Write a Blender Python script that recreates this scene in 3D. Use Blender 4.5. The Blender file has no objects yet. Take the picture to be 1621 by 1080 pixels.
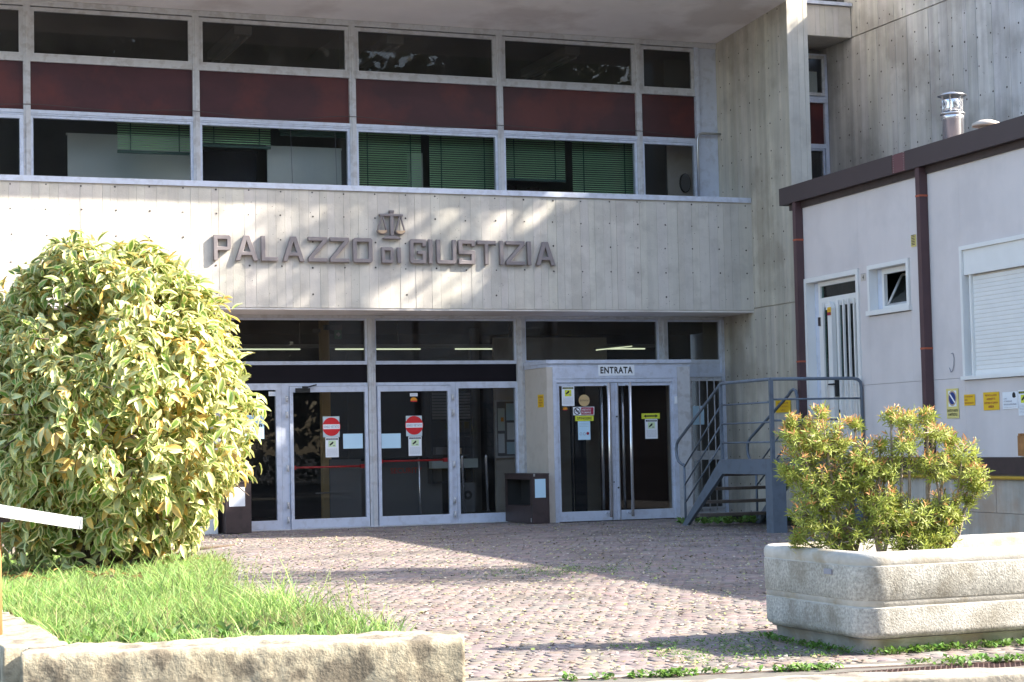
import bpy, bmesh, math, random
import numpy as np
from mathutils import Vector, Matrix, noise
random.seed(7); rng = np.random.default_rng(11)
R = math.radians
SC = bpy.context.scene
COL = SC.collection

# ------------------------------------------------------------------ camera
cam_d = bpy.data.cameras.new('camera'); cam = bpy.data.objects.new('camera', cam_d); COL.objects.link(cam)
cam_d.sensor_width = 36.0; cam_d.lens = 65.68; cam_d.clip_end = 900.0; cam_d.clip_start = 0.2
_yaw, _pit, _rol = -0.370783, 0.0549343, -0.0212074
_F = Vector((-math.sin(_yaw)*math.cos(_pit), math.cos(_yaw)*math.cos(_pit), math.sin(_pit)))
_r = Vector((math.cos(_yaw), math.sin(_yaw), 0)); _u = _r.cross(_F)
_R = math.cos(_rol)*_r + math.sin(_rol)*_u; _U = -math.sin(_rol)*_r + math.cos(_rol)*_u
cam.matrix_world = Matrix(((_R.x, _U.x, -_F.x, 0), (_R.y, _U.y, -_F.y, 0), (_R.z, _U.z, -_F.z, 1.23), (0, 0, 0, 1)))
SC.camera = cam

# ------------------------------------------------------------------ light
SUN = Vector((1.2, -0.62, 1.0)).normalized()
EL = math.asin(SUN.z); AZ = math.atan2(SUN.x, SUN.y)
W = bpy.data.worlds.new('World'); SC.world = W; W.use_nodes = True
wn = W.node_tree; bg = wn.nodes['Background']
sky = wn.nodes.new('ShaderNodeTexSky'); sky.sky_type = 'NISHITA'; sky.sun_disc = False
sky.sun_elevation = EL; sky.sun_rotation = AZ; sky.air_density = 1.0; sky.dust_density = 2.0; sky.ozone_density = 1.0
wn.links.new(sky.outputs[0], bg.inputs[0]); bg.inputs[1].default_value = 0.15
sd = bpy.data.lights.new('sun', 'SUN'); sd.energy = 4.5; sd.angle = R(0.55); sd.color = (1.0, 0.93, 0.82)
so = bpy.data.objects.new('sun', sd); COL.objects.link(so); so.location = (20, -10, 30)
so.rotation_euler = SUN.to_track_quat('Z', 'Y').to_euler()
SC.view_settings.view_transform = 'Standard'; SC.view_settings.look = 'None'
SC.view_settings.exposure = 1.82; SC.view_settings.gamma = 1.0
SC.view_settings.use_curve_mapping = False

# ------------------------------------------------------------------ mesh helpers
class MB:
    def __init__(s): s.v = []; s.f = []; s.c = []; s.sm = []
    def add(s, vs, fs, col=None, smooth=False):
        n = len(s.v); s.v += [tuple(p) for p in vs]
        for f in fs: s.f.append(tuple(n+i for i in f)); s.c.append(col); s.sm.append(smooth)
        return s
    def box(s, x0, x1, y0, y1, z0, z1, col=None):
        if x0 > x1: x0, x1 = x1, x0
        if y0 > y1: y0, y1 = y1, y0
        if z0 > z1: z0, z1 = z1, z0
        vs = [(x0,y0,z0),(x1,y0,z0),(x1,y1,z0),(x0,y1,z0),(x0,y0,z1),(x1,y0,z1),(x1,y1,z1),(x0,y1,z1)]
        return s.add(vs, [(3,2,1,0),(4,5,6,7),(0,1,5,4),(1,2,6,5),(2,3,7,6),(3,0,4,7)], col)
    def bbox(s, x0, x1, y0, y1, z0, z1, b=0.006, col=None):
        # box with chamfered vertical/horizontal outline on the -y face
        vs = [(x0,y1,z0),(x1,y1,z0),(x1,y1,z1),(x0,y1,z1),
              (x0,y0+b,z0),(x1,y0+b,z0),(x1,y0+b,z1),(x0,y0+b,z1),
              (x0+b,y0,z0+b),(x1-b,y0,z0+b),(x1-b,y0,z1-b),(x0+b,y0,z1-b)]
        return s.add(vs, [(3,2,1,0)[::-1] if False else (0,3,2,1),(0,1,5,4),(1,2,6,5),(2,3,7,6),(3,0,4,7),
                          (4,5,9,8),(5,6,10,9),(6,7,11,10),(7,4,8,11),(8,9,10,11)], col)
    def frame(s, x0, x1, z0, z1, w, y0, y1, wb=None, wt=None):
        wb = w if wb is None else wb; wt = w if wt is None else wt
        s.box(x0, x0+w, y0, y1, z0, z1); s.box(x1-w, x1, y0, y1, z0, z1)
        s.box(x0+w, x1-w, y0, y1, z0, z0+wb); s.box(x0+w, x1-w, y0, y1, z1-wt, z1); return s
    def tube(s, pts, r, n=10, cap=True, col=None):
        pts = [Vector(p) for p in pts]; rs = r if isinstance(r, (list, tuple)) else [r]*len(pts)
        base = len(s.v); prev = None
        for i, p in enumerate(pts):
            d = (pts[min(i+1, len(pts)-1)] - pts[max(i-1, 0)])
            d = d.normalized() if d.length > 1e-9 else Vector((0, 0, 1))
            if prev is None:
                a = Vector((0, 0, 1)) if abs(d.z) < .9 else Vector((1, 0, 0)); sd_ = d.cross(a).normalized()
            else: sd_ = (prev - d*prev.dot(d)).normalized()
            prev = sd_; up = sd_.cross(d)
            for k in range(n):
                t = 2*math.pi*k/n; s.v.append(tuple(p + (sd_*math.cos(t) + up*math.sin(t))*rs[i]))
        for i in range(len(pts)-1):
            for k in range(n):
                a = base+i*n+k; b = base+i*n+(k+1) % n
                s.f.append((a, a+n, b+n, b)); s.c.append(col); s.sm.append(True)
        if cap:
            s.f.append(tuple(base+k for k in range(n))); s.c.append(col); s.sm.append(False)
            s.f.append(tuple(base+(len(pts)-1)*n+k for k in reversed(range(n)))); s.c.append(col); s.sm.append(False)
        return s
    def lathe(s, prof, cx, cy, n=24, col=None):
        base = len(s.v)
        for (r, z) in prof:
            for k in range(n):
                t = 2*math.pi*k/n; s.v.append((cx+r*math.cos(t), cy+r*math.sin(t), z))
        for i in range(len(prof)-1):
            for k in range(n):
                a = base+i*n+k; b = base+i*n+(k+1) % n
                s.f.append((a, b, b+n, a+n)); s.c.append(col); s.sm.append(True)
        s.f.append(tuple(base+k for k in reversed(range(n)))); s.c.append(col); s.sm.append(False)
        s.f.append(tuple(base+(len(prof)-1)*n+k for k in range(n))); s.c.append(col); s.sm.append(False)
        return s
    def prism_xz(s, pts, y0, y1, col=None):   # polygon in xz (counter-clockwise seen from -y), front y0, back y1
        n = len(pts); vs = [(x, y0, z) for x, z in pts] + [(x, y1, z) for x, z in pts]
        fs = [tuple(range(n)), tuple(range(2*n-1, n-1, -1))]
        for i in range(n):
            j = (i+1) % n; fs.append((i, i+n, j+n, j))
        return s.add(vs, fs, col)
    def prism_yz(s, pts, x0, x1, col=None):
        n = len(pts); vs = [(x0, y, z) for y, z in pts] + [(x1, y, z) for y, z in pts]
        fs = [tuple(range(n-1, -1, -1)), tuple(range(n, 2*n))]
        for i in range(n):
            j = (i+1) % n; fs.append((i, j, j+n, i+n))
        return s.add(vs, fs, col)
    def disc(s, cx, cz, r, y, th=0.002, n=24, col=None, rz=None):
        rz = rz or r
        return s.prism_xz([(cx+r*math.cos(2*math.pi*k/n), cz+rz*math.sin(2*math.pi*k/n)) for k in range(n)], y-th, y, col)
    def mesh(s, name, mat, smooth=False):
        me = bpy.data.meshes.new(name); me.from_pydata(s.v, [], s.f)
        if any(c is not None for c in s.c):
            at = me.color_attributes.new('tone', 'FLOAT_COLOR', 'CORNER')
            cols = []
            for f, c in zip(s.f, s.c):
                c = (1, 1, 1) if c is None else ((c, c, c) if isinstance(c, (int, float)) else c)
                cols += [c[0], c[1], c[2], 1.0]*len(f)
            at.data.foreach_set('color', cols)
        if smooth: me.polygons.foreach_set('use_smooth', [True]*len(s.f))
        elif any(s.sm): me.polygons.foreach_set('use_smooth', s.sm)
        if mat: me.materials.append(mat)
        me.update(); return me

FR = {}     # object name -> frame local base
def thing(name, label, cat, base=(0,0,0), frame=None, group=None):
    o = bpy.data.objects.new(name, None); COL.objects.link(o); o.empty_display_size = .2
    fm = frame or Matrix.Identity(4)
    o.matrix_world = fm @ Matrix.Translation(Vector(base)); o['label'] = label; o['category'] = cat
    if group: o['group'] = group
    FR[o.name] = Vector(base); return o
def _link(name, me, parent):
    o = bpy.data.objects.new(name, me); COL.objects.link(o)
    if parent is not None:
        o.parent = parent
        if parent.name in FR: o.location = -FR[parent.name]
    return o
def part(name, mb, mat, parent, label=None, kind=None, smooth=False):
    me = mb.mesh(name, mat, smooth) if isinstance(mb, MB) else mb
    if not isinstance(mb, MB) and mat and not me.materials: me.materials.append(mat)
    o = _link(name, me, parent)
    if label: o['label'] = label
    if kind: o['kind'] = kind
    return o
def solo(name, mb, mat, label=None, cat=None, base=(0,0,0), frame=None, group=None, kind=None, smooth=False):
    me = mb.mesh(name, mat, smooth) if isinstance(mb, MB) else mb
    me.transform(Matrix.Translation(-Vector(base)))
    o = bpy.data.objects.new(name, me); COL.objects.link(o)
    o.matrix_world = (frame or Matrix.Identity(4)) @ Matrix.Translation(Vector(base))
    if label: o['label'] = label
    if cat: o['category'] = cat
    if group: o['group'] = group
    if kind: o['kind'] = kind
    return o

# ------------------------------------------------------------------ materials
def mat(name, col, rough=.7, metal=0., var=.0, vscale=3., bump=.0, bscale=40., attr=False, streak=0., spec=.5,
        stain_or_glint=None, stain_amt=0., stain_scale=1.2, stain_lo=.5, stain_w=.12, stretch=(1,1,1), trans=0., coat=0.):
    m = bpy.data.materials.new(name); m.use_nodes = True; nt = m.node_tree; N = nt.nodes; L = nt.links
    b = N['Principled BSDF']; b.inputs['Roughness'].default_value = rough; b.inputs['Metallic'].default_value = metal
    b.inputs['Specular IOR Level'].default_value = spec
    if coat: b.inputs['Coat Weight'].default_value = coat
    b.inputs['Base Color'].default_value = (*col, 1)
    cur = None
    tc = N.new('ShaderNodeNewGeometry')
    def rgb(c):
        n = N.new('ShaderNodeRGB'); n.outputs[0].default_value = (*c, 1); return n.outputs[0]
    def noise_n(scale, st=(1,1,1), detail=6, rough_=.6):
        mp = N.new('ShaderNodeMapping'); mp.inputs['Scale'].default_value = st
        L.new(tc.outputs['Position'], mp.inputs[0])
        n = N.new('ShaderNodeTexNoise'); n.inputs['Scale'].default_value = scale; n.inputs['Detail'].default_value = detail
        n.inputs['Roughness'].default_value = rough_; L.new(mp.outputs[0], n.inputs['Vector']); return n.outputs['Fac']
    def mixc(a, b_, fac, mode='MIX'):
        n = N.new('ShaderNodeMix'); n.data_type = 'RGBA'; n.blend_type = mode
        if isinstance(fac, float): n.inputs[0].default_value = fac
        else: L.new(fac, n.inputs[0])
        L.new(a, n.inputs[6]); L.new(b_, n.inputs[7]); return n.outputs[2]
    def ramp(x, a, b_, lo=0., hi=1.):
        n = N.new('ShaderNodeMapRange'); n.inputs[1].default_value = a; n.inputs[2].default_value = b_
        n.inputs[3].default_value = lo; n.inputs[4].default_value = hi; L.new(x, n.inputs[0]); return n.outputs[0]
    if attr or var or stain_or_glint is not None or streak:
        cur = rgb(col)
        if attr:
            a = N.new('ShaderNodeAttribute'); a.attribute_name = 'tone'; cur = mixc(cur, a.outputs['Color'], 1., 'MULTIPLY')
        if var:
            f = ramp(noise_n(vscale, stretch), .3, .7, 1-var, 1+var)
            c = N.new('ShaderNodeCombineColor'); [L.new(f, c.inputs[i]) for i in range(3)]
            cur = mixc(cur, c.outputs[0], 1., 'MULTIPLY')
        if streak:
            f = ramp(noise_n(6., (1, 1, .07), 5), .35, .7, 1+streak*.3, 1-streak)
            c = N.new('ShaderNodeCombineColor'); [L.new(f, c.inputs[i]) for i in range(3)]
            cur = mixc(cur, c.outputs[0], 1., 'MULTIPLY')
        if stain_or_glint is not None:
            f = ramp(noise_n(stain_scale, (1,1,1), 7, .56), stain_lo, stain_lo+stain_w, 0., stain_amt)
            cur = mixc(cur, rgb(stain_or_glint), f)
        L.new(cur, b.inputs['Base Color'])
    if bump:
        bn = N.new('ShaderNodeBump'); bn.inputs['Strength'].default_value = bump; bn.inputs['Distance'].default_value = .01
        L.new(noise_n(bscale, stretch, 8), bn.inputs['Height']); L.new(bn.outputs[0], b.inputs['Normal'])
    if trans:
        out = N['Material Output']; t = N.new('ShaderNodeBsdfTranslucent'); mx = N.new('ShaderNodeMixShader')
        mx.inputs[0].default_value = trans
        if cur is not None: L.new(cur, t.inputs[0])
        else: t.inputs[0].default_value = (*col, 1)
        L.new(b.outputs[0], mx.inputs[1]); L.new(t.outputs[0], mx.inputs[2]); L.new(mx.outputs[0], out.inputs[0])
    return m

def glass(name, tint=.8, ior=1.5, rough=0.0, colr=(1,1,1), haze=.02):
    m = bpy.data.materials.new(name); m.use_nodes = True; nt = m.node_tree; N = nt.nodes; L = nt.links
    N.remove(N['Principled BSDF']); out = N['Material Output']
    t = N.new('ShaderNodeBsdfTransparent'); t.inputs[0].default_value = (tint*colr[0], tint*colr[1], tint*colr[2], 1)
    g = N.new('ShaderNodeBsdfGlossy'); g.inputs['Roughness'].default_value = rough
    fr = N.new('ShaderNodeFresnel'); fr.inputs[0].default_value = ior
    ge = N.new('ShaderNodeNewGeometry'); iv = N.new('ShaderNodeMath'); iv.operation = 'SUBTRACT'; iv.inputs[0].default_value = 1
    L.new(ge.outputs['Backfacing'], iv.inputs[1])
    mu = N.new('ShaderNodeMath'); mu.operation = 'MULTIPLY'; L.new(fr.outputs[0], mu.inputs[0]); L.new(iv.outputs[0], mu.inputs[1])
    # very slight waviness of old float glass
    tc = N.new('ShaderNodeTexCoord'); nz = N.new('ShaderNodeTexNoise'); nz.inputs['Scale'].default_value = 1.3; nz.inputs['Detail'].default_value = 1
    bp = N.new('ShaderNodeBump'); bp.inputs['Strength'].default_value = .04; bp.inputs['Distance'].default_value = .006
    L.new(tc.outputs['Object'], nz.inputs['Vector']); L.new(nz.outputs[0], bp.inputs['Height']); L.new(bp.outputs[0], g.inputs['Normal'])
    mx = N.new('ShaderNodeMixShader'); L.new(mu.outputs[0], mx.inputs[0]); L.new(t.outputs[0], mx.inputs[1]); L.new(g.outputs[0], mx.inputs[2])
    df = N.new('ShaderNodeBsdfDiffuse'); df.inputs[0].default_value = (.42, .39, .36, 1)  # grey diffuse veil painting a pale haze over the dark panes
    nd = N.new('ShaderNodeTexNoise'); nd.inputs['Scale'].default_value = 2.2; nd.inputs['Detail'].default_value = 6; L.new(tc.outputs['Object'], nd.inputs['Vector'])
    mr = N.new('ShaderNodeMapRange'); mr.inputs[1].default_value = .3; mr.inputs[2].default_value = .75; mr.inputs[3].default_value = haze*.5; mr.inputs[4].default_value = haze*1.8; L.new(nd.outputs[0], mr.inputs[0])
    m2 = N.new('ShaderNodeMixShader'); L.new(mr.outputs[0], m2.inputs[0]); L.new(mx.outputs[0], m2.inputs[1]); L.new(df.outputs[0], m2.inputs[2])
    L.new(m2.outputs[0], out.inputs[0]); return m

def emis(name, col, s):
    m = bpy.data.materials.new(name); m.use_nodes = True; b = m.node_tree.nodes['Principled BSDF']
    b.inputs['Base Color'].default_value = (*col, 1); b.inputs['Emission Color'].default_value = (*col, 1)
    b.inputs['Emission Strength'].default_value = s; return m

M = dict(
 conc=mat('board marked concrete', (.59,.55,.49), .85, var=.08, vscale=2.2, bump=.35, bscale=55, attr=True, streak=.10, stain_or_glint=(.36,.33,.29), stain_amt=.32, stain_scale=3.0),
 conc_warm=mat('warm board marked concrete', (.54,.50,.425), .88, var=.14, vscale=1.3, bump=.35, bscale=50, attr=True, streak=.22, stain_or_glint=(.26,.22,.17), stain_amt=.45, stain_scale=1.0),
 conc_grey=mat('grey board marked concrete', (.53,.52,.505), .88, var=.16, vscale=.9, bump=.35, bscale=50, attr=True, streak=.28, stain_or_glint=(.22,.20,.18), stain_amt=.5, stain_scale=.8),
 hole=mat('tie hole', (.07,.06,.055), .9),
 plaster=mat('soffit plaster', (.84,.79,.75), .9, var=.05, vscale=1.2, stain_or_glint=(.45,.37,.32), stain_amt=.4, stain_scale=.7),
 alu=mat('anodised aluminium', (.62,.66,.76), .40, .2, var=.06, vscale=5, stain_or_glint=(.40,.40,.43), stain_amt=.3, stain_scale=9),
 alu_dirty=mat('weathered aluminium', (.60,.60,.61), .5, .2, var=.10, vscale=7, stain_or_glint=(.34,.31,.29), stain_amt=.5, stain_scale=7),
 red=mat('dark red panel', (.06,.016,.018), .30, var=.2, vscale=1.4, stain_or_glint=(.13,.027,.02), stain_amt=.7, stain_scale=.8, stretch=(1,1,2.2)),  # brighter red patches paint reflections into the panel colour
 dark=mat('dark header panel', (.007,.005,.008), .6, var=.2, spec=.2),
 glass=glass('window glass', .84, 1.42, haze=.006),
 glass_dark=glass('dark window glass', .70, 1.40, haze=.045),
 glass_teal=glass('greenish glass', .7, 1.5, colr=(.75,1,.95)),
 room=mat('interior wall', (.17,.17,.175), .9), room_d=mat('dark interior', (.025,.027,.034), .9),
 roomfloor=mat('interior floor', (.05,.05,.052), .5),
 cream=mat('cream panel', (.55,.49,.42), .75, var=.05, vscale=4, stain_or_glint=(.40,.34,.28), stain_amt=.35, stain_scale=4),
 white=mat('white paper', (.80,.82,.84), .8), bluepaper=mat('pale blue paper', (.52,.72,.84), .7),
 whitepaint=mat('white paint', (.78,.77,.74), .55, var=.04),
 black=mat('black ink', (.02,.02,.02), .7), ink_grey=mat('grey ink', (.28,.28,.32), .8),
 redsign=mat('red sign', (.62,.015,.02), .45), maroon=mat('maroon sign', (.32,.02,.05), .5),
 yellow=mat('yellow sign', (.80,.50,.02), .55), lime=mat('lime sign', (.66,.70,.05), .6), tan=mat('tan sticker', (.55,.38,.18), .6),
 paleyel=mat('pale yellow sign', (.72,.62,.22), .6), bluesign=mat('blue sign', (.02,.05,.22), .5),
 green=mat('green sign', (.02,.22,.10), .5), orange=mat('orange sticker', (.75,.30,.02), .6),
 chrome=mat('polished steel', (.80,.80,.82), .22, .75),
 chrome_r=mat('brushed steel', (.55,.55,.56), .35, .9),
 brown=mat('dark brown metal', (.055,.036,.034), .5, var=.12, vscale=6, stain_or_glint=(.03,.022,.02), stain_amt=.5, stain_scale=8),
 fascia=mat('brown fascia', (.062,.045,.047), .55, var=.06, vscale=1.5),
 maroon_m=mat('maroon metal', (.15,.065,.07), .5, var=.1), pipe=mat('maroon downpipe', (.085,.045,.05), .5, var=.12, vscale=3),
 rust=mat('orange clamp', (.42,.10,.05), .7),
 prefab=mat('lilac grey panel', (.68,.625,.605), .75, var=.035, vscale=1.4, bump=.25, bscale=160, stain_or_glint=(.54,.50,.49), stain_amt=.4, stain_scale=.9, streak=.02),
 plinth=mat('concrete plinth', (.50,.46,.40), .9, var=.2, vscale=1.6, bump=.3, bscale=35, stain_or_glint=(.40,.24,.13), stain_amt=.55, stain_scale=.9, streak=.25),
 gaspipe=mat('yellow gas pipe', (.62,.38,.05), .5),
 steelblue=mat('blue grey painted steel', (.125,.155,.195), .45, var=.06, vscale=3, stain_or_glint=(.07,.08,.10), stain_amt=.4, stain_scale=6),
 tread=mat('stair tread', (.14,.12,.11), .8, var=.2, vscale=12),
 blind=mat('green blind slat', (.42,.72,.42), .5, var=.05, vscale=2), blind_hi=mat('pale green headrail', (.40,.44,.26), .5),
 blind_d=mat('dark green rail', (.035,.09,.07), .5),
 panel=mat('pale partition', (.60,.66,.62), .7), 
 letter=mat('grey bronze letters', (.24,.21,.21), .5, .1, var=.08, vscale=8),
 pan=mat('brass pan', (.50,.36,.24), .5),
 asphalt=mat('asphalt', (.055,.053,.052), .9, var=.2, vscale=4, bump=.4, bscale=90),
 bed=mat('paving joints', (.15,.135,.115), .95, var=.25, vscale=9),
 stone=mat('porphyry setts', (.235,.205,.185), .88, var=.14, vscale=2.2, bump=.3, bscale=70, attr=True, stain_or_glint=(.13,.11,.095), stain_amt=.55, stain_scale=.9, spec=.25),
 lime_stone=mat('weathered limestone', (.40,.345,.245), .95, var=.30, vscale=22, bump=.7, bscale=55, stain_or_glint=(.10,.08,.06), stain_amt=.7, stain_scale=6.5, stain_lo=.51, stain_w=.09),
 curb=mat('kerb stone', (.36,.32,.26), .9, var=.25, vscale=9, bump=.8, bscale=45, stain_or_glint=(.12,.10,.08), stain_amt=.7, stain_scale=4),
 planter=mat('exposed aggregate concrete', (.48,.465,.425), .95, var=.38, vscale=60, bump=.6, bscale=90, stain_or_glint=(.20,.17,.12), stain_amt=.6, stain_scale=2.2, stain_lo=.47, streak=.22),
 planter_s=mat('smooth planter concrete', (.45,.43,.39), .85, var=.2, vscale=7, bump=.4, bscale=60, stain_or_glint=(.30,.24,.15), stain_amt=.6, stain_scale=4),
 soil=mat('soil', (.045,.033,.024), 1., var=.3, vscale=14, bump=.8, bscale=30),
 grate=mat('rusty drain grate', (.10,.055,.045), .8, var=.2, vscale=20),
 leafv=mat('variegated leaf', (1,1,1), .42, attr=True, trans=.2, var=.10, vscale=25, spec=.35),
 leafp=mat('pieris leaf', (1,1,1), .5, attr=True, trans=.35),
 leaft=mat('tree leaf', (.06,.085,.03), .6, var=.3, vscale=2, trans=.25),
 grass=mat('grass blades', (1,1,1), .6, attr=True, trans=.4),
 bark=mat('bark', (.13,.095,.07), .95, var=.3, vscale=20, bump=.6, bscale=50),
 bark_l=mat('pale twig', (.34,.27,.22), .9, var=.25, vscale=30),
 litter=mat('fallen petals', (1,1,1), .8, attr=True),
 rustypost=mat('rusty post', (.36,.17,.06), .9, var=.25, vscale=15),
 wood=mat('brown wood panel', (.035,.016,.010), .5, var=.15, vscale=2, stretch=(5,5,.6)),
 tube=emis('fluorescent tube', (.80,.90,.62), .55), lamp_body=mat('lamp body', (.35,.35,.33), .6),
 crash=mat('red crash bar', (.55,.02,.02), .4), lettering_red=mat('red lettering', (.65,.04,.03), .6),
)
# ================================================================== helpers on facades
CH = thing('courthouse', 'large board marked concrete courthouse with ribbon windows, red panels and glazed ground floor', 'building', (8.4, 27.75, 0))

def board_wall(mb, x0, x1, z0, z1, yf, rnd, thick=.03, mean=.14, x_axis=True, flip=1):
    """vertical form boards proud of a recessed joint; writes strips into mb (x,z plane facing -y)"""
    x = x0
    while x < x1-1e-4:
        w = min(rnd.uniform(mean*.7, mean*1.35), x1-x)
        if x1-(x+w) < .04: w = x1-x
        d = rnd.uniform(0, .006); t = rnd.uniform(.93, 1.05); j = .0013
        mb.box(x+j, x+w-j, yf+d-.006, yf+thick, z0, z1, (t, t*rnd.uniform(.985, 1.01), t*rnd.uniform(.96, 1.01)))
        x += w
def swapped(mb_in, x_plane, sign=-1):
    """turn strips built in (x,z facing -y) into a wall facing -x at x = x_plane, running along y"""
    out = MB(); out.v = [(y + x_plane, x, z) for (x, y, z) in mb_in.v]; out.f = [tuple(reversed(f)) for f in mb_in.f]
    out.c = mb_in.c; out.sm = mb_in.sm; return out
def hole_disc(mb, x, z, y, r=.0135):
    mb.disc(x, z, r*random.uniform(.8, 1.15), y, .0015, 8)  # flat dark disc painting the shade inside a tie hole
rb = random.Random(3)

# parapet band -------------------------------------------------------
mb = MB(); board_wall(mb, -3.0, 14.545, 3.29, 5.045, 26.609, rb, thick=.02); 
par = part('parapet', mb, M['conc'], CH)
mb = MB(); mb.box(-3.0, 14.544, 26.63, 27.0, 3.285, 5.04, .93); part('parapet_core', mb, M['conc'], CH)
mb = MB()
for k in range(-10, 25):
    for z in (5.0, 4.65, 4.285, 3.90, 3.50):
        if z == 3.5 and k % 3: continue
        hole_disc(mb, 2.905+.48*k + random.uniform(-.01, .01), z-.012*(k > 8) + random.uniform(-.01, .01), 26.602)
for _ in range(420):
    mb.disc(random.uniform(1, 14.5), random.uniform(3.32, 5.0), random.uniform(.002, .006), 26.602, .0012, 6)
part('tie_holes', mb, M['hole'], CH, kind='stuff')
mb = MB(); mb.box(-3, 14.53, 26.585, 27.72, 5.05, 5.105); mb.box(-3, 14.53, 26.575, 26.6, 4.995+.04, 5.115); part('sill_flashing', mb, M['alu'], CH)
mb = MB(); mb.box(-3, 14.544, 26.62, 27.79, 3.262, 3.285); part('lower_soffit', mb, M['plaster'], CH)

# pier ---------------------------------------------------------------
t = MB(); board_wall(t, 25.301, 27.78, 0, 3.318, 0, rb, .03, .10); board_wall(t, 25.301, 27.78, 3.335, 12, .0, rb, .03, .10)
f = MB(); board_wall(f, 14.549, 14.915, 0, 3.318, 25.30, rb, .03, .10); board_wall(f, 14.549, 14.915, 3.335, 12, 25.30, rb, .03, .10)
s_ = swapped(t, 14.549); part('pier', s_, M['conc_warm'], CH); part('pier_face', f, M['conc'], CH)
mb = MB(); mb.box(14.575, 14.90, 25.325, 28.5, 0, 12, .9); part('pier_core', mb, M['conc_warm'], CH)
t = MB()
for i in range(7):
    for j in range(19): hole_disc(t, 27.55-.33*i+random.uniform(-.01,.01), 7.98-.44*j, -.0072)
for _ in range(160): t.disc(random.uniform(25.35, 27.7), random.uniform(.1, 8), random.uniform(.002, .007), -.0072, .001, 6)
part('tie_holes', swapped(t, 14.549), M['hole'], CH, kind='stuff')

# upper soffit (rises towards the front) -----------------------------
mb = MB(); mb.prism_yz([(24.56, 8.10), (24.56, 9.4), (28.0, 9.4), (28.0, 7.84)], -4, 14.545); part('upper_soffit', mb, M['plaster'], CH)
mb = MB(); mb.box(-4, 14.54, 27.66, 27.74, 7.775, 7.86); part('soffit_trim', mb, M['alu_dirty'], CH)

# right wing ---------------------------------------------------------
t = MB(); board_wall(t, 20.0, 27.9, 0, 7.915, 0, rb, .03, .13); board_wall(t, 20.0, 27.9, 7.935, 9.3, .0, rb, .03, .13)  # unseen top and near end shaped to shade the band and doors
part('wing_wall', swapped(t, 16.69), M['conc_grey'], CH)
t = MB()
for i in range(22):
    for j in range(13): hole_disc(t, 27.35-.335*i+random.uniform(-.02,.02), 8.5-.44*j, -.0072, .015)
for _ in range(300): t.disc(random.uniform(20.5, 27.7), random.uniform(4, 9), random.uniform(.002, .009), -.0072, .001, 6)
part('tie_holes', swapped(t, 16.69), M['hole'], CH, kind='stuff')
mb = MB(); mb.box(16.715, 26, 20.0, 34, 0, 9.3, .9); part('wing_core', mb, M['conc_grey'], CH)
mb = MB(); board_wall(mb, 14.916, 16.672, 7.92, 8.435, 26.86, rb, .03, .12); mb.box(14.916, 16.672, 26.885, 28.2, 7.915, 8.43, .9); part('link_beam', mb, M['conc'], CH)
mb = MB(); mb.box(14.916, 16.672, 26.8, 27.2, 8.445, 8.50); part('sill_flashing', mb, M['alu'], CH)
mb = MB(); mb.box(14.916, 16.672, 27.05, 27.10, 8.51, 9.4); part('glass_pane', mb, M['glass_dark'], CH)
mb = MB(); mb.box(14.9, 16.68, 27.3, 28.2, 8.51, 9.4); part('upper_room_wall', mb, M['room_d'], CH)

# upper ribbon windows -----------------------------------------------
Y = 27.73
mull = [3.258, 5.742, 8.188, 10.637, 13.087]      # centres
edges = [.8] + mull + [14.20]
mb = MB()
for i, m in enumerate(mull):
    mb = MB(); mb.box(m-.05, m+.05, 27.655, 27.80, 5.06, 7.775); mb.box(m-.018, m+.018, 27.64, 27.66, 5.115, 7.77)
    part('mullion', mb, M['alu_dirty'], CH)
mb = MB(); mb.box(14.13, 14.20, 27.655, 27.80, 5.06, 7.775); part('mullion', mb, M['alu'], CH)
mb = MB(); mb.box(14.20, 14.545, 27.70, 27.80, 5.06, 7.85); part('end_panel', mb, M['alu'], CH)
for i in range(len(edges)-1):
    a = edges[i]+.05; b = edges[i+1]-(.05 if i < len(edges)-2 else .072)
    # top window: frame + pane
    w = part('top_window', MB().frame(a, b, 7.02, 7.76, .035, 27.68, 27.76), M['alu_dirty'], CH)
    part('sash', MB().frame(a+.036, b-.036, 7.056, 7.724, .022, 27.672, 27.74), M['alu_dirty'], w)
    part('pane', MB().box(a+.059, b-.059, 27.705, 27.713, 7.079, 7.701), M['glass_dark'], w)
    part('rail', MB().box(a, b, 27.67, 27.79, 6.955, 7.018), M['alu_dirty'], CH)
    part('red_panel', MB().box(a, b, 27.715, 27.735, 6.243, 6.953), M['red'], CH)
    part('rail', MB().box(a, b, 27.665, 27.79, 6.165, 6.241).box(a, b, 27.65, 27.664, 6.19, 6.215), M['alu'], CH)
    w = part('ribbon_window', MB().frame(a, b, 5.11, 6.163, .038, 27.68, 27.77), M['alu'], CH)
    part('pane', MB().box(a+.039, b-.039, 27.715, 27.723, 5.149, 6.124), M['glass'], w)
w = part('opening_sash', MB().frame(2.55, 3.20, 5.13, 6.15, .055, 27.60, 27.665), M['alu'], CH)
# hanging cable under the red panels
pts = [(x, 27.63, 6.29+.035*math.cos((x-3.26)*2*math.pi/2.45)+.02*math.sin(x*1.7)) for x in np.arange(1., 14.1, .12)]
part('wire', MB().tube(pts, .005, 5), M['hole'], CH)
# conduit pipe by the end panel
pts = [(14.115, 27.60, 5.12), (14.115, 27.60, 6.2), (14.125, 27.60, 6.27), (14.16, 27.60, 6.31), (14.22, 27.60, 6.32), (14.545, 27.60, 6.32)]
part('conduit', MB().tube(pts, .022, 10), M['chrome_r'], CH)

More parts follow.
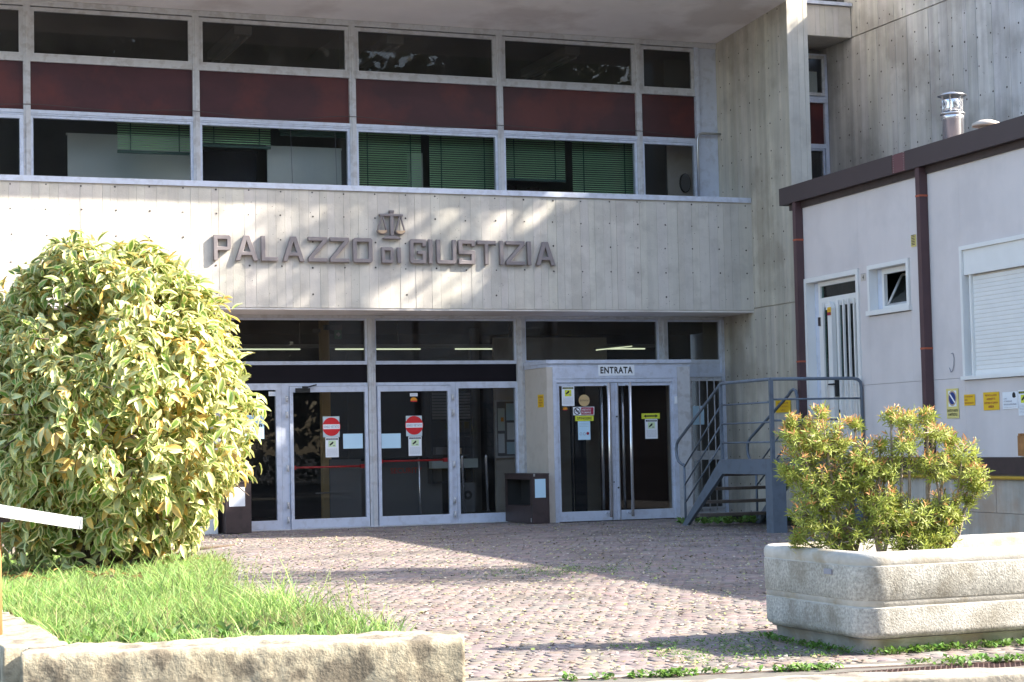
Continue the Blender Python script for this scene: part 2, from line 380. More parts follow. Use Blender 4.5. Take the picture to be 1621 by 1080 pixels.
# recess windows between pier and wing -------------------------------
part('recess_window', MB().frame(14.92, 16.67, 7.02, 7.80, .05, 27.66, 27.78), M['alu'], CH)
r_ = part('recess_window', MB().frame(16.0, 16.60, 7.07, 7.76, .05, 27.63, 27.67), M['alu_dirty'], CH)
part('pane', MB().box(16.05, 16.55, 27.645, 27.652, 7.12, 7.71), M['glass'], r_)
part('pane', MB().box(14.97, 16.0, 27.70, 27.708, 7.07, 7.75), M['glass'], r_)
part('rail', MB().box(14.92, 16.67, 27.66, 27.78, 6.955, 7.018), M['alu'], CH)
part('red_panel', MB().box(14.92, 16.61, 27.715, 27.735, 6.243, 6.953), M['red'], CH)
part('rail', MB().box(14.92, 16.61, 27.665, 27.79, 6.165, 6.241), M['alu'], CH)
part('mullion', MB().box(16.60, 16.67, 27.66, 27.79, 4.5, 6.95), M['alu'], CH)
part('recess_window', MB().frame(14.92, 16.59, 4.6, 6.163, .035, 27.68, 27.77), M['alu'], CH)
part('pane', MB().box(14.955, 16.555, 27.715, 27.723, 4.64, 6.12), M['glass_dark'], CH)
part('tilted_blind', MB().box(16.05, 16.55, 27.80, 27.81, 7.12, 7.52), M['panel'], CH)

# interior shells -----------------------------------------------------
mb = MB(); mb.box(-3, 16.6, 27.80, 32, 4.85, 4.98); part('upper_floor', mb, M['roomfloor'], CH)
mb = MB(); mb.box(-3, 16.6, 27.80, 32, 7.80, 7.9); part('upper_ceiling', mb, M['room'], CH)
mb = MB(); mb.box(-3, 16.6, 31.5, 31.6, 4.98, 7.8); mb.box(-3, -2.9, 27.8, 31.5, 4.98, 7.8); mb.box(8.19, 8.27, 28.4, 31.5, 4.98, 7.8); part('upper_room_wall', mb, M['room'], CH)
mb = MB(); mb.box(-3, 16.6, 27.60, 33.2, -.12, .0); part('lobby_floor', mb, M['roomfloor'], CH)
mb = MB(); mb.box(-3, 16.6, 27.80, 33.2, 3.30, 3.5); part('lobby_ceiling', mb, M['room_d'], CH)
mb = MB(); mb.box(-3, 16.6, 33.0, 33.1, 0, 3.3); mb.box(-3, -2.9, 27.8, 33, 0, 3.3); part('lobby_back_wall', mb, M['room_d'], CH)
mb = MB(); mb.box(10.95, 13.0, 29.0, 29.08, 0, 3.0); part('lobby_partition', mb, M['cream'], CH)
for (x, y) in ((8.15, 29.4), (11.4, 31.2), (5.4, 30.6)):
    part('lobby_column', MB().box(x-.07, x+.07, y-.07, y+.07, 0, 3.3), M['tan'] if x == 8.15 else M['room'], CH)
part('lobby_dark_panel', MB().box(9.0, 9.5, 31.0, 31.05, 0, 3.0).box(6.6, 7.0, 31.0, 31.05, 0, 3.0).box(12.3, 12.6, 31.0, 31.05, 0, 3.3), M['black'], CH)

# ground floor glazing --------------------------------------------------
gm = [3.53, 5.965, 8.418, 10.905, 13.42]
for m, w in zip(gm, (.058, .058, .058, .07, .07)):
    part('mullion', MB().box(m-w, m+w, 27.645, 27.81, 0, 3.215).box(m-.012, m+.012, 27.625, 27.65, 0, 3.2), M['alu_dirty'], CH)
part('mullion', MB().box(14.49, 14.546, 27.66, 27.80, 0, 3.215), M['alu'], CH)
part('head_rail', MB().box(-3, 14.545, 27.66, 27.80, 3.216, 3.26), M['alu_dirty'], CH)
ge = [1.1] + gm + [14.56]
for i in range(len(ge)-1):
    a = ge[i]+(.07 if i > 3 else .058); b = ge[i+1]-(.07 if i > 2 else .058)
    if i == len(ge)-2: b = 14.49
    w = part('transom_window', MB().frame(a, b, 2.50, 3.213, .03, 27.69, 27.77, wb=.055), M['alu'], CH)
    part('pane', MB().box(a+.031, b-.031, 27.725, 27.733, 2.556, 3.182), M['glass_dark'], w)
    if i < 4:
        part('header_panel', MB().box(a, b, 27.715, 27.735, 2.222, 2.498), M['dark'], CH)
part('header_panel', MB().box(13.49, 14.49, 27.70, 27.73, 2.31, 2.498).box(13.49, 14.49, 27.67, 27.70, 2.27, 2.33), M['alu'], CH)

def sidelight(x0, x1, gx0, gx1, extra=None):
    f = MB(); f.box(x0, gx0, 27.68, 27.76, 0, 2.22); f.box(gx1, x1, 27.68, 27.76, 0, 2.22)
    f.box(gx0, gx1, 27.68, 27.76, 0, .15); f.box(gx0, gx1, 27.68, 27.76, 2.12, 2.22); f.box(gx0, gx1, 27.672, 27.68, .03, .12)
    w = part('sidelight', f, M['alu'], CH); part('pane', MB().box(gx0, gx1, 27.715, 27.723, .15, 2.12), M['glass'], w); return w
sidelight(6.025, 6.985, 6.10, 6.905)
sidelight(9.795, 10.835, 9.84, 10.80)
sidelight(3.60, 5.90, 3.66, 5.84)
def leaf_door(x0, x1, gx0, gx1, hx, barz):
    part('door_frame', MB().box(x0, gx0-.055, 27.69, 27.80, 0, 2.22).box(gx1+.055, x1, 27.69, 27.80, 0, 2.22).box(gx0-.055, gx1+.055, 27.69, 27.80, 2.172, 2.22), M['alu'], CH)
    f = MB(); a = gx0-.05; b = gx1+.05
    f.box(a, gx0, 27.655, 27.72, .015, 2.166); f.box(gx1, b, 27.655, 27.72, .015, 2.166)
    f.box(gx0, gx1, 27.655, 27.72, .015, .155); f.box(gx0, gx1, 27.655, 27.72, 2.08, 2.166)
    f.box(gx0+.01, gx1-.01, 27.650, 27.654, .03, .14)
    d = part('door', f, M['alu'], CH)
    part('pane', MB().box(gx0, gx1, 27.69, 27.698, .155, 2.08), M['glass'], d)
    part('crash_bar', MB().tube([(gx0-.02, 27.80, barz), (gx1+.01, 27.80, barz)], .016, 10).box(gx0-.04, gx0+.05, 27.725, 27.82, barz-.03, barz+.03).box(gx1-.05, gx1+.04, 27.725, 27.82, barz-.03, barz+.03), M['crash'], d)
    for z in (1.98, 1.74, .93, .37, .15):
        h = MB(); h.tube([(hx, 27.645, z-.045), (hx, 27.645, z+.045)], .014, 10).box(hx-.022, hx+.022, 27.646, 27.655, z-.05, z+.05)
        part('hinge', h, M['alu_dirty'], d)
    return d
d1 = leaf_door(6.99, 8.358, 7.165, 8.30, 7.065, .935)
d2 = leaf_door(8.478, 9.793, 8.552, 9.655, 9.735, 1.0)
part('door_closer', MB().box(7.20, 7.42, 27.60, 27.65, 2.075, 2.14).box(7.30, 7.38, 27.57, 27.62, 2.13, 2.17).tube([(7.35, 27.58, 2.15), (7.52, 27.60, 2.19)], .012, 6), M['black'], d1)
# grille door at the right end
f = MB().box(13.495, 13.90, 27.69, 27.77, 0, 2.27); f.frame(13.90, 14.485, .0, 2.27, .035, 27.69, 27.77, wb=.12, wt=.05); f.box(13.935, 14.45, 27.69, 27.77, .90, 1.05)
gd = part('grille_door', f, M['alu_dirty'], CH)
part('pane', MB().box(13.935, 14.45, 27.715, 27.723, .12, .90).box(13.935, 14.45, 27.715, 27.723, 1.05, 2.22), M['glass_dark'], gd)
for x in (13.64, 13.77, 14.045, 14.19, 14.32): part('grille_bar', MB().tube([(x, 27.64, .06), (x, 27.64, 2.25)], .011, 8), M['alu_dirty'], gd)
part('grille_rail', MB().box(13.50, 14.48, 27.63, 27.652, 2.20, 2.225).box(13.50, 14.48, 27.63, 27.652, .10, .125), M['alu_dirty'], gd)
part('floor_sill', MB().box(-3, 14.546, 27.60, 27.69, -.02, .012), M['alu_dirty'], CH)
part('low_white_wall', MB().box(5.0, 5.9, 27.25, 27.6, 0, .42), M['whitepaint'], CH)

# ================================================================== entrance vestibule
EV = thing('entrance_porch', 'projecting grey metal entrance porch with double glass doors and cream side wall', 'entrance porch', (12.18, 26.7, 0))
part('side_wall', MB().box(10.955, 10.99, 26.78, 27.70, 0, 2.40), M['cream'], EV)
part('side_wall', MB().box(13.36, 13.395, 26.78, 27.70, 0, 2.40), M['cream'], EV)
part('corner_post', MB().box(10.94, 11.04, 26.70, 26.779, 0, 2.40), M['cream'], EV)
part('roof_cap', MB().box(10.925, 13.42, 26.67, 27.72, 2.455, 2.51).box(10.94, 13.40, 26.70, 27.71, 2.40, 2.454), M['alu'], EV)
part('front_frame', MB().box(11.041, 11.10, 26.695, 26.775, 0, 2.218).box(13.10, 13.175, 26.695, 26.775, 0, 2.218).box(11.041, 13.175, 26.693, 26.775, 2.219, 2.399), M['alu'], EV)
part('corner_post', MB().box(13.178, 13.40, 26.695, 26.779, 0, 2.399), M['alu_dirty'], EV)
part('front_frame', MB().box(11.101, 13.099, 26.70, 26.77, 2.158, 2.217), M['alu'], EV)
def edoor(a, b, g0, g1, hb, hf):
    f = MB(); f.box(a, g0, 26.715, 26.765, .01, 2.152).box(g1, b, 26.715, 26.765, .01, 2.152).box(g0, g1, 26.715, 26.765, .01, .16).box(g0, g1, 26.715, 26.765, 2.104, 2.152)
    f.box(a+.02, g0-.015, 26.708, 26.714, .03, 2.13) if g0-a > .05 else None
    d = part('door', f, M['alu'], EV)
    part('pane', MB().box(g0, g1, 26.735, 26.743, .16, 2.104), M['glass'], d)
    h = MB().tube([(hf, 26.60, .06), (hf, 26.60, 2.15)], .024, 14); h.tube([(hf, 26.60, .12), (hf-.02, 26.72, .12)], .014, 8); h.tube([(hf, 26.60, 2.11), (hf-.02, 26.72, 2.11)], .014, 8)
    part('handle', h, M['chrome'], d)
    h = MB().tube([(hb, 26.86, .10), (hb, 26.86, 2.13)], .024, 14); part('handle', h, M['chrome'], d)
edoor(11.101, 12.086, 11.152, 12.006, 11.93, 11.935)
edoor(12.090, 13.099, 12.155, 13.058, 12.29, 12.305)
part('meeting_strip', MB().box(12.0, 12.02, 26.70, 26.713, .02, 2.15).box(12.135, 12.15, 26.70, 26.713, .02, 2.15), M['chrome_r'], EV)
part('lock', MB().disc(12.118, 1.62, .014, 26.712, .006).disc(12.118, .51, .014, 26.712, .006).disc(12.045, .6, .01, 26.712, .004), M['black'], EV)
part('bell_plate', MB().box(13.117, 13.167, 26.683, 26.694, 1.81, 1.925), M['white'], EV)
part('inner_wood_panel', MB().box(12.16, 13.34, 27.45, 27.49, 0.0, 2.35), M['wood'], EV)
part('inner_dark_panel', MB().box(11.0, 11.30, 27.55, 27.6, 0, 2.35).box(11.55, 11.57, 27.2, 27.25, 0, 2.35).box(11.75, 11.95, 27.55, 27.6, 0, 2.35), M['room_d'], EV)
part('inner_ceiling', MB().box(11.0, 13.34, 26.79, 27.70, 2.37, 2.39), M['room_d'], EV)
# ================================================================== lettering and signs
I4 = Matrix.Identity(4)
def curve_mesh(name, loops, ext, bev, material):
    cu = bpy.data.curves.new(name, 'CURVE'); cu.dimensions = '2D'; cu.fill_mode = 'BOTH'; cu.extrude = ext; cu.bevel_depth = bev; cu.bevel_resolution = 0; cu.offset = -bev
    for lp in loops:
        sp = cu.splines.new('POLY'); sp.points.add(len(lp)-1)
        for p, q in zip(sp.points, lp): p.co = (q[0], q[1], 0, 1)
        sp.use_cyclic_u = True
    o = bpy.data.objects.new(name, cu); me = bpy.data.meshes.new_from_object(o); bpy.data.objects.remove(o); bpy.data.curves.remove(cu)
    me.materials.clear(); me.materials.append(material); me.name = name
    me.transform(Matrix(((1,0,0,0),(0,0,-1,0),(0,1,0,0),(0,0,0,1)))); return me
def letter_loops(ch, w, h, t):
    c = t*.45
    if ch == 'I': return [[(0,0),(w,0),(w,h),(0,h)]]
    if ch == 'L': return [[(0,0),(w,0),(w,t),(t,t),(t,h),(0,h)]]
    if ch == 'T': return [[((w-t)/2,0),((w+t)/2,0),((w+t)/2,h-t),(w,h-t),(w,h),(0,h),(0,h-t),((w-t)/2,h-t)]]
    if ch == 'Z': return [[(0,0),(w,0),(w,t*.95),(1.3*t,t*.95),(w,h-t),(w,h),(0,h),(0,h-t*.95),(w-1.3*t,h-t*.95),(0,t)]]
    if ch == 'P': b = .40*h; return [[(0,0),(t,0),(t,b),(w-c,b),(w,b+c),(w,h-c),(w-c,h),(0,h)], [(t,b+t*.9),(t,h-t),(w-t,h-t),(w-t,b+t*.9)]]
    if ch == 'O': return [[(c,0),(w-c,0),(w,c),(w,h-c),(w-c,h),(c,h),(0,h-c),(0,c)], [(t,t),(t,h-t),(w-t,h-t),(w-t,t)]]
    if ch == 'D': return [[(0,0),(w-c,0),(w,c),(w,h-c),(w-c,h),(0,h)], [(t,t),(t,h-t),(w-t,h-t),(w-t,t)]]
    if ch == 'U': return [[(c,0),(w-c,0),(w,c),(w,h),(w-t,h),(w-t,t),(t,t),(t,h),(0,h),(0,c)]]
    if ch == 'G': return [[(c,0),(w,0),(w,.52*h),(.46*w,.52*h),(.46*w,.52*h-t*.85),(w-t,.52*h-t*.85),(w-t,t),(t,t),(t,h-t),(w-t,h-t),(w-t,.70*h),(w,.70*h),(w,h),(c,h),(0,h-c),(0,c)]]
    if ch == 'S': m = .57*h; return [[(0,0),(w,0),(w,m),(t,m),(t,h-t),(w-t,h-t),(w-t,.74*h),(w,.74*h),(w,h),(0,h),(0,m-t),(w-t,m-t),(w-t,t),(t,t),(t,.24*h),(0,.24*h)]]
    if ch == 'A':
        k = 1.15*t; L_ = lambda z: z/h*(w/2-.72*t); z0 = .22*h; z1 = z0+t*.9; za = (w/2-k)/(w/2-.72*t)*h
        return [[(0,0),(k,0),(L_(z0)+k,z0),(w-L_(z0)-k,z0),(w-k,0),(w,0),(w-L_(h),h),(L_(h),h)], [(L_(z1)+k,z1),(w/2,min(za,h*.9)),(w-L_(z1)-k,z1)]]
LT = thing('facade_lettering', 'raised grey metal capitals reading PALAZZO DI GIUSTIZIA across the concrete band', 'lettering', (8.4, 26.6, 3.96))
spec = [('P',5.735,5.99),('A',6.05,6.388),('L',6.436,6.68),('A',6.753,7.081),('Z',7.139,7.429),('Z',7.47,7.763),('O',7.821,8.125),('D',8.266,8.451),('I',8.51,8.566),
        ('G',8.709,8.965),('I',9.004,9.068),('U',9.13,9.446),('S',9.483,9.747),('T',9.783,10.086),('I',10.151,10.208),('Z',10.253,10.559),('I',10.606,10.664),('A',10.746,11.066)]
for i, (ch, a, b) in enumerate(spec):
    h = .236 if 7 <= i <= 8 else .368; z0 = 3.962; t = .050 if 7 <= i <= 8 else .060
    if ch == 'I': t = b-a
    me = curve_mesh('letter', letter_loops(ch, b-a, h, t), .027, .006, M['letter'])
    me.transform(Matrix.Translation((a, 26.566, z0))); part('letter', me, None, LT)
# scales emblem ----------------------------------------------------------
SE = thing('scales_emblem', 'grey metal emblem of balance scales fixed above the small word of the lettering', 'emblem', (8.42, 26.6, 4.33))
def cpart(name, loops, ext=.026, bev=.005, m=M['letter'], yy=26.562, par_=SE):
    me = curve_mesh(name, loops, ext, bev, m); me.transform(Matrix.Translation((0, yy, 0))); part(name, me, None, par_)
cpart('post', [[(8.405,4.372),(8.460,4.372),(8.460,4.745),(8.405,4.745)]])
cpart('post_cap', [[(8.398,4.72),(8.466,4.72),(8.466,4.755),(8.398,4.755)]], .034)
cpart('beam', [[(8.240,4.664),(8.604,4.664),(8.604,4.698),(8.240,4.698)]], .031)
cpart('foot', [[(8.285,4.325),(8.575,4.325),(8.555,4.345),(8.50,4.372),(8.37,4.372),(8.305,4.345)]], .034)
for cx in (8.283, 8.566):
    for s in (-1, 1):
        x = cx+s*.066
        cpart('pan_hanger', [[(cx-.010, 4.70),(cx+.010, 4.70),(x+.011, 4.455),(x-.011, 4.455)]], .015, .003, yy=26.555 if s > 0 else 26.556)
    arc = [(cx+.072*math.cos(a), 4.452+.052*math.sin(a)) for a in np.linspace(math.pi, 2*math.pi, 14)]
    cpart('pan', [arc], .018, .003, M['pan'], 26.55)
    arc2 = [(cx+.085*math.cos(a), 4.452+.066*math.sin(a)) for a in np.linspace(math.pi, 2*math.pi, 14)]
    cpart('pan_rim', [arc2], .016, .002, M['letter'], 26.572)

def text_mesh(body, x0, x1, z0, z1, y, material, keep=False, bold=0., yth=.0006):
    sp_ = 1 + bold*4
    cu = bpy.data.curves.new('text', 'FONT'); cu.body = body; cu.size = 1; cu.fill_mode = 'FRONT' if False else 'BOTH'; cu.offset = bold; cu.space_character = sp_; cu.resolution_u = 2
    o = bpy.data.objects.new('text', cu); me = bpy.data.meshes.new_from_object(o); bpy.data.objects.remove(o); bpy.data.curves.remove(cu)
    n = len(me.vertices); a = np.empty(n*3); me.vertices.foreach_get('co', a); a = a.reshape(-1, 3)
    mn = a.min(0); mx = a.max(0); sx = (x1-x0)/(mx[0]-mn[0]); sz = (z1-z0)/(mx[1]-mn[1])
    if keep: s = min(sx, sz); ox = (x1-x0-s*(mx[0]-mn[0]))/2; oz = (z1-z0-s*(mx[1]-mn[1]))/2; sx = sz = s; x0 += ox; z0 += oz
    out = np.stack([x0+(a[:, 0]-mn[0])*sx, np.full(n, y), z0+(a[:, 1]-mn[1])*sz], 1)
    me.vertices.foreach_set('co', out.ravel()); me.materials.clear(); me.materials.append(material); me.name = 'lettering'; me.update(); return me

def notice(name, label, cat, x0, x1, z0, z1, y, m, items=(), frame=None, th=.004, group=None):
    """thin board at plane y facing -y with print a millimetre proud"""
    t = thing(name, label, cat, ((x0+x1)/2, y, z0), frame, group)
    part('board', MB().box(x0, x1, y-th, y, z0, z1), m, t)
    w = x1-x0; h = z1-z0; X = lambda u: x0+u*w; Z = lambda v: z0+v*h
    for k, it in enumerate(items):
        yy = y-th-.0012-.0006*k
        if it[0] == 't':
            _, body, u0, u1, v0, v1, mm = it[:7]
            part('lettering', text_mesh(body, X(u0), X(u1), Z(v0), Z(v1), yy, mm, bold=it[7] if len(it) > 7 else .01), None, t)
        elif it[0] == 'r': _, u0, u1, v0, v1, mm = it; part('field', MB().box(X(u0), X(u1), yy, yy+.0008, Z(v0), Z(v1)), mm, t)
        elif it[0] == 'd': _, u, v, r, mm = it; part('disc', MB().disc(X(u), Z(v), r, yy+.0008, .0008, 28), mm, t)
        elif it[0] == 'p': _, pts, mm = it; part('symbol', MB().prism_xz([(X(u), Z(v)) for u, v in pts], yy, yy+.0008), mm, t)
        elif it[0] == 'l':   # lines of tiny print
            _, u0, u1, v0, v1, n, mm = it; b = MB()
            for i in range(n):
                v = v1-(v1-v0)*(i+.5)/n; u = u0
                while u < u1-.03:
                    ww = random.uniform(.05, .16); b.box(X(u), X(min(u+ww, u1)), yy, yy+.0008, Z(v)-.0016, Z(v)+.0016); u += ww+.025
            part('fine_print', b, mm, t)
    return t
CAM = [(.25,.50),(.30,.44),(.52,.58),(.60,.72),(.50,.74)]   # camera outline in a field, remapped
def cctv_items(yel=True):
    it = [('r', .06, .94, .87, .955, M['black']), ('t', 'ATTENZIONE', .14, .86, .888, .937, M['lime'] if yel else M['white'])]
    if yel: it.append(('r', .24, .76, .50, .82, M['lime']))
    else: it.append(('r', .22, .78, .52, .84, M['green_pale']))
    f = lambda u, v: (.24+.52*u, .50+.32*v)
    it += [('p', [f(.10,.42), f(.20,.25), f(.62,.55), f(.72,.82), f(.55,.88)][0:5], M['black']), ('p', [f(.60,.20), f(.92,.20), f(.92,.34), f(.60,.34)], M['ink_grey']),
           ('l', .10, .90, .08, .44, 6, M['ink_grey'])]
    return it
M['green_pale'] = mat('pale green print', (.62,.74,.45), .7)
YD = 27.652
# no entry signs on the two doors
def no_entry(label, x0, x1, z0, z1, cx, cz, r):
    notice('no_entry_sign', label, 'sign', x0, x1, z0, z1, 27.688, M['bluepaper2'], [('d', (cx-x0)/(x1-x0), (cz-z0)/(z1-z0), r, M['redsign']),
        ('r', (cx-r*.93-x0)/(x1-x0), (cx+r*.93-x0)/(x1-x0), (cz-.036-z0)/(z1-z0), (cz+.036-z0)/(z1-z0), M['white']),
        ('t', 'SENSO VIETATO', (cx-r*.86-x0)/(x1-x0), (cx+r*.86-x0)/(x1-x0), (cz-.020-z0)/(z1-z0), (cz+.020-z0)/(z1-z0), M['ink_grey'])])
M['bluepaper2'] = mat('pale laminated card', (.50,.60,.62), .5)
no_entry('red round no entry sign on the left glass door', 7.635, 7.897, 1.39, 1.706, 7.768, 1.549, .142)
no_entry('red round no entry sign on the right glass door', 8.967, 9.228, 1.381, 1.698, 9.10, 1.549, .146)
notice('camera_notice', 'white camera warning notice below the no entry sign of the left glass door', 'notice', 7.668, 7.876, 1.082, 1.386, 27.680, M['white'], cctv_items(False))
notice('camera_notice', 'white camera warning notice below the no entry sign of the right glass door', 'notice', 9.000, 9.214, 1.075, 1.376, 27.680, M['white'], cctv_items(False))
notice('blank_sheet', 'blank pale sheet taped on the left glass door beside its no entry sign', 'paper', 7.951, 8.264, 1.209, 1.437, 27.688, M['bluepaper'])
notice('blank_sheet', 'blank pale sheet taped on the right glass door left of its no entry sign', 'paper', 8.564, 8.876, 1.201, 1.428, 27.688, M['bluepaper'])
notice('printed_poster', 'pale poster with bold dark letters on the glass beside the shrub', 'poster', 6.42, 6.715, 1.384, 1.746, 27.68, M['bluepaper'],
       [('t', 'bm', .38, .90, .50, .66, M['black'], .04), ('l', .1, .9, .75, .95, 3, M['ink_grey']), ('l', .1, .9, .08, .40, 4, M['ink_grey'])])
notice('small_sticker', 'small white sticker in the top corner of the far left glass pane', 'sticker', 6.80, 6.905, 2.03, 2.095, 27.71, M['white'], [('l', .1, .9, .2, .8, 2, M['bluesign'])])
t = notice('security_sticker', 'small blue and orange security sticker high on the right glass door', 'sticker', 9.04, 9.165, 2.0, 2.05, 27.688, M['white'], [('l', .1, .9, .2, .8, 2, M['bluesign'])])
part('dome', MB().prism_xz([(9.10+.055*math.cos(a), 1.935+.05*math.sin(a)) for a in np.linspace(0, math.pi, 10)], 27.682, 27.688), M['orange'], t)
part('dome_base', MB().box(9.05, 9.15, 27.681, 27.688, 1.915, 1.9345), M['redsign'], t)
# porch notices
YE = 26.733
notice('entrance_sign', 'white sign reading ENTRATA in black above the double doors', 'sign', 11.812, 12.431, 2.262, 2.432, 26.692, M['white'], [('t', 'ENTRATA', .055, .95, .20, .82, M['black'], .034)])
notice('camera_notice', 'white camera warning notice with yellow square in the corner of the left porch door', 'notice', 11.19, 11.40, 1.795, 2.10, 26.706, M['white'], cctv_items(True))
t = thing('round_sticker', 'round tan entrance sticker on the left porch door', 'sticker', (11.575, YE, 1.79))
part('disc', MB().disc(11.577, 1.879, .092, YE, .002, 32), M['tan'], t); part('lettering', text_mesh('ENTRATA', 11.505, 11.65, 1.865, 1.893, YE-.003, M['black']), None, t)
notice('no_smoking_sign', 'maroon and white no smoking plate on the left porch door', 'sign', 11.385, 11.742, 1.650, 1.780, YE, M['white'],
       [('r', .38, .97, .06, .94, M['maroon']), ('t', 'VIETATO', .42, .84, .54, .78, M['white']), ('t', 'FUMARE', .42, .84, .20, .44, M['white']), ('d', .19, .5, .058, M['black']), ('d', .19, .5, .044, M['white']),
        ('r', .10, .28, .42, .58, M['ink_grey']), ('p', [(.085,.74),(.12,.85),(.295,.26),(.26,.15)], M['black'])])
notice('push_sign', 'lime sign reading SPINGERE below the no smoking plate', 'sign', 11.418, 11.729, 1.561, 1.643, YE, M['lime'], [('t', 'SPINGERE', .10, .90, .25, .75, M['black'], .02)])
notice('blue_notice', 'pale blue notice with three round icons under the lime push sign', 'notice', 11.462, 11.668, 1.268, 1.557, YE, M['bluepaper'],
       [('l', .12, .88, .68, .92, 3, M['ink_grey']), ('d', .22, .32, .021, M['ink_grey']), ('d', .22, .32, .016, M['bluepaper']), ('d', .5, .32, .021, M['ink_grey']), ('d', .5, .32, .016, M['bluepaper']), ('d', .78, .34, .023, M['maroon']), ('l', .12, .88, .06, .2, 2, M['white'])])
t = thing('dome_sticker', 'small orange half dome sticker at the left edge of the porch door', 'sticker', (11.25, YE, 1.735))
part('dome', MB().prism_xz([(11.252+.040*math.cos(a), 1.742+.042*math.sin(a)) for a in np.linspace(0, math.pi, 10)], YE-.003, YE), M['orange'], t)
part('dome_base', MB().box(11.215, 11.289, YE-.003, YE, 1.728, 1.7415), M['maroon'], t)
notice('arrow_sign', 'lime sign with a black double headed arrow on the right porch door', 'sign', 12.555, 12.872, 1.578, 1.664, YE, M['lime'],
       [('p', [(.10,.5),(.24,.78),(.24,.62),(.76,.62),(.76,.78),(.90,.5),(.76,.22),(.76,.38),(.24,.38),(.24,.22)], M['black'])])
notice('camera_notice', 'white camera warning notice below the arrow sign of the right porch door', 'notice', 12.612, 12.828, 1.263, 1.574, YE, M['white'], cctv_items(False))
notice('blue_notice', 'pale blue sheet behind the bars of the grille door', 'notice', 13.945, 14.15, 1.48, 1.79, 27.70, M['bluepaper'])
# local frame for walls facing -x : local x = towards the camera
FX = lambda x, y: Matrix.Translation((x, y, 0)) @ Matrix.Rotation(-math.pi/2, 4, 'Z')
notice('yellow_sign', 'yellow warning sign with dark text on the cream side wall of the porch', 'sign', -.26, -.02, 1.787, 1.985, 0, M['yellow'],
       [('t', 'ATTENZIONE', .12, .88, .72, .85, M['maroon']), ('t', 'AREA', .28, .72, .50, .63, M['maroon']), ('t', 'VIDEO', .15, .85, .30, .43, M['maroon']), ('t', 'SORV.', .3, .7, .10, .22, M['maroon'])], frame=FX(10.954, 26.85))
notice('yellow_sign', 'yellow warning sign with dark text on the concrete pier behind the stair rail', 'sign', -.25, .22, 1.63, 1.82, 0, M['yellow'],
       [('t', 'ATTENZIONE', .15, .85, .70, .82, M['maroon']), ('t', 'VIETATO L', .12, .88, .42, .54, M['maroon']), ('t', 'USO', .35, .65, .14, .26, M['maroon'])], frame=FX(14.535, 25.72))
# ================================================================== things behind the glass
def blind(label, x0, x1, ztop, zbot, rail=True, bunch=False, y=27.97):
    b = thing('venetian_blind', label, 'blind', ((x0+x1)/2, y, zbot), None, 'green venetian blinds in the ribbon windows')
    part('headrail', MB().box(x0-.02, x1+.01, y-.03, y+.03, ztop-.055, ztop), M['blind_hi'], b)
    if bunch:
        part('slat_bundle', MB().box(x0, x1, y-.026, y+.026, ztop-.115, ztop-.06).box(x0, x1, y-.022, y+.022, ztop-.145, ztop-.12), M['blind_d'], b)
        for xx in (x0+.16, x1-.2): part('cord', MB().tube([(xx, y-.035, ztop-.06), (xx+.02, y-.035, ztop-.9)], .004, 5), M['ink_grey'], b)
        return b
    me = None; z = ztop-.075; n = 0
    while z > zbot+.03:
        if me is None:
            s = MB(); s.add([(x0, -.0145, -.003), (x1, -.0145, -.003), (x1, 0, .001), (x0, 0, .001), (x1, .0145, -.001), (x0, .0145, -.001)], [(0, 1, 2, 3), (3, 2, 4, 5)], smooth=True)
            me = s.mesh('slat', M['blind'])
        o = _link('slat', me, b); o.location = Vector((0, y, z)) - FR[b.name]; o.rotation_euler = (R(36+random.uniform(-2.5, 2.5)), 0, 0)
        z -= .0355; n += 1
    part('bottom_rail', MB().box(x0, x1, y-.02, y+.02, zbot-.02 if rail else zbot, zbot+.022), M['blind_d'] if rail else M['blind'], b)
    for xx in (x0+.17*(x1-x0), x0+.83*(x1-x0)): part('ladder_tape', MB().box(xx-.008, xx+.008, y-.030, y-.027, zbot, ztop-.055), M['blind_d'], b)
    return b
blind('short raised green blind hanging over the pale partition, leftmost of the blinds', 4.61, 5.72, 6.205, 5.72)
blind('green blind drawn halfway down in the second ribbon window from the left', 5.88, 6.95, 6.205, 5.86)
blind('fully gathered green blind above the pale partition of the second ribbon window', 7.10, 8.17, 6.205, 6.0, bunch=True)
blind('fully lowered green blind in the left half of the third ribbon window', 8.31, 9.39, 6.215, 5.15, rail=False)
blind('fully lowered green blind in the right half of the third ribbon window', 9.53, 10.64, 6.215, 5.15, rail=False)
blind('green blind stopping above the sill in the left half of the fourth ribbon window', 10.78, 11.87, 6.215, 5.50)
blind('fully lowered green blind in the right half of the fourth ribbon window', 12.0, 13.12, 6.215, 5.15, rail=False)
solo('office_partition', MB().box(3.95, 5.85, 28.5, 28.54, 4.98, 6.03).box(3.93, 5.87, 28.49, 28.55, 6.03, 6.06), M['panel'], 'pale partition standing behind the first ribbon window under a short blind', 'partition', (4.9, 28.5, 4.98))
solo('office_partition', MB().box(6.98, 8.17, 28.3, 28.34, 4.98, 5.92).box(6.96, 8.18, 28.29, 28.35, 5.92, 5.95), M['panel'], 'pale partition behind the second ribbon window under the gathered blind', 'partition', (7.6, 28.3, 4.98))
solo('dark_cabinet', MB().box(5.95, 6.85, 28.5, 28.9, 4.98, 5.85).box(5.93, 6.87, 28.48, 28.92, 5.85, 5.88), M['room_d'], 'dark cabinet behind the half drawn blind of the second ribbon window', 'cabinet', (6.4, 28.5, 4.98))
solo('grey_post', MB().box(9.36, 9.58, 28.45, 28.6, 4.98, 5.95), M['panel'], 'grey upright post visible in the gap between two lowered blinds', 'post', (9.5, 28.5, 4.98))
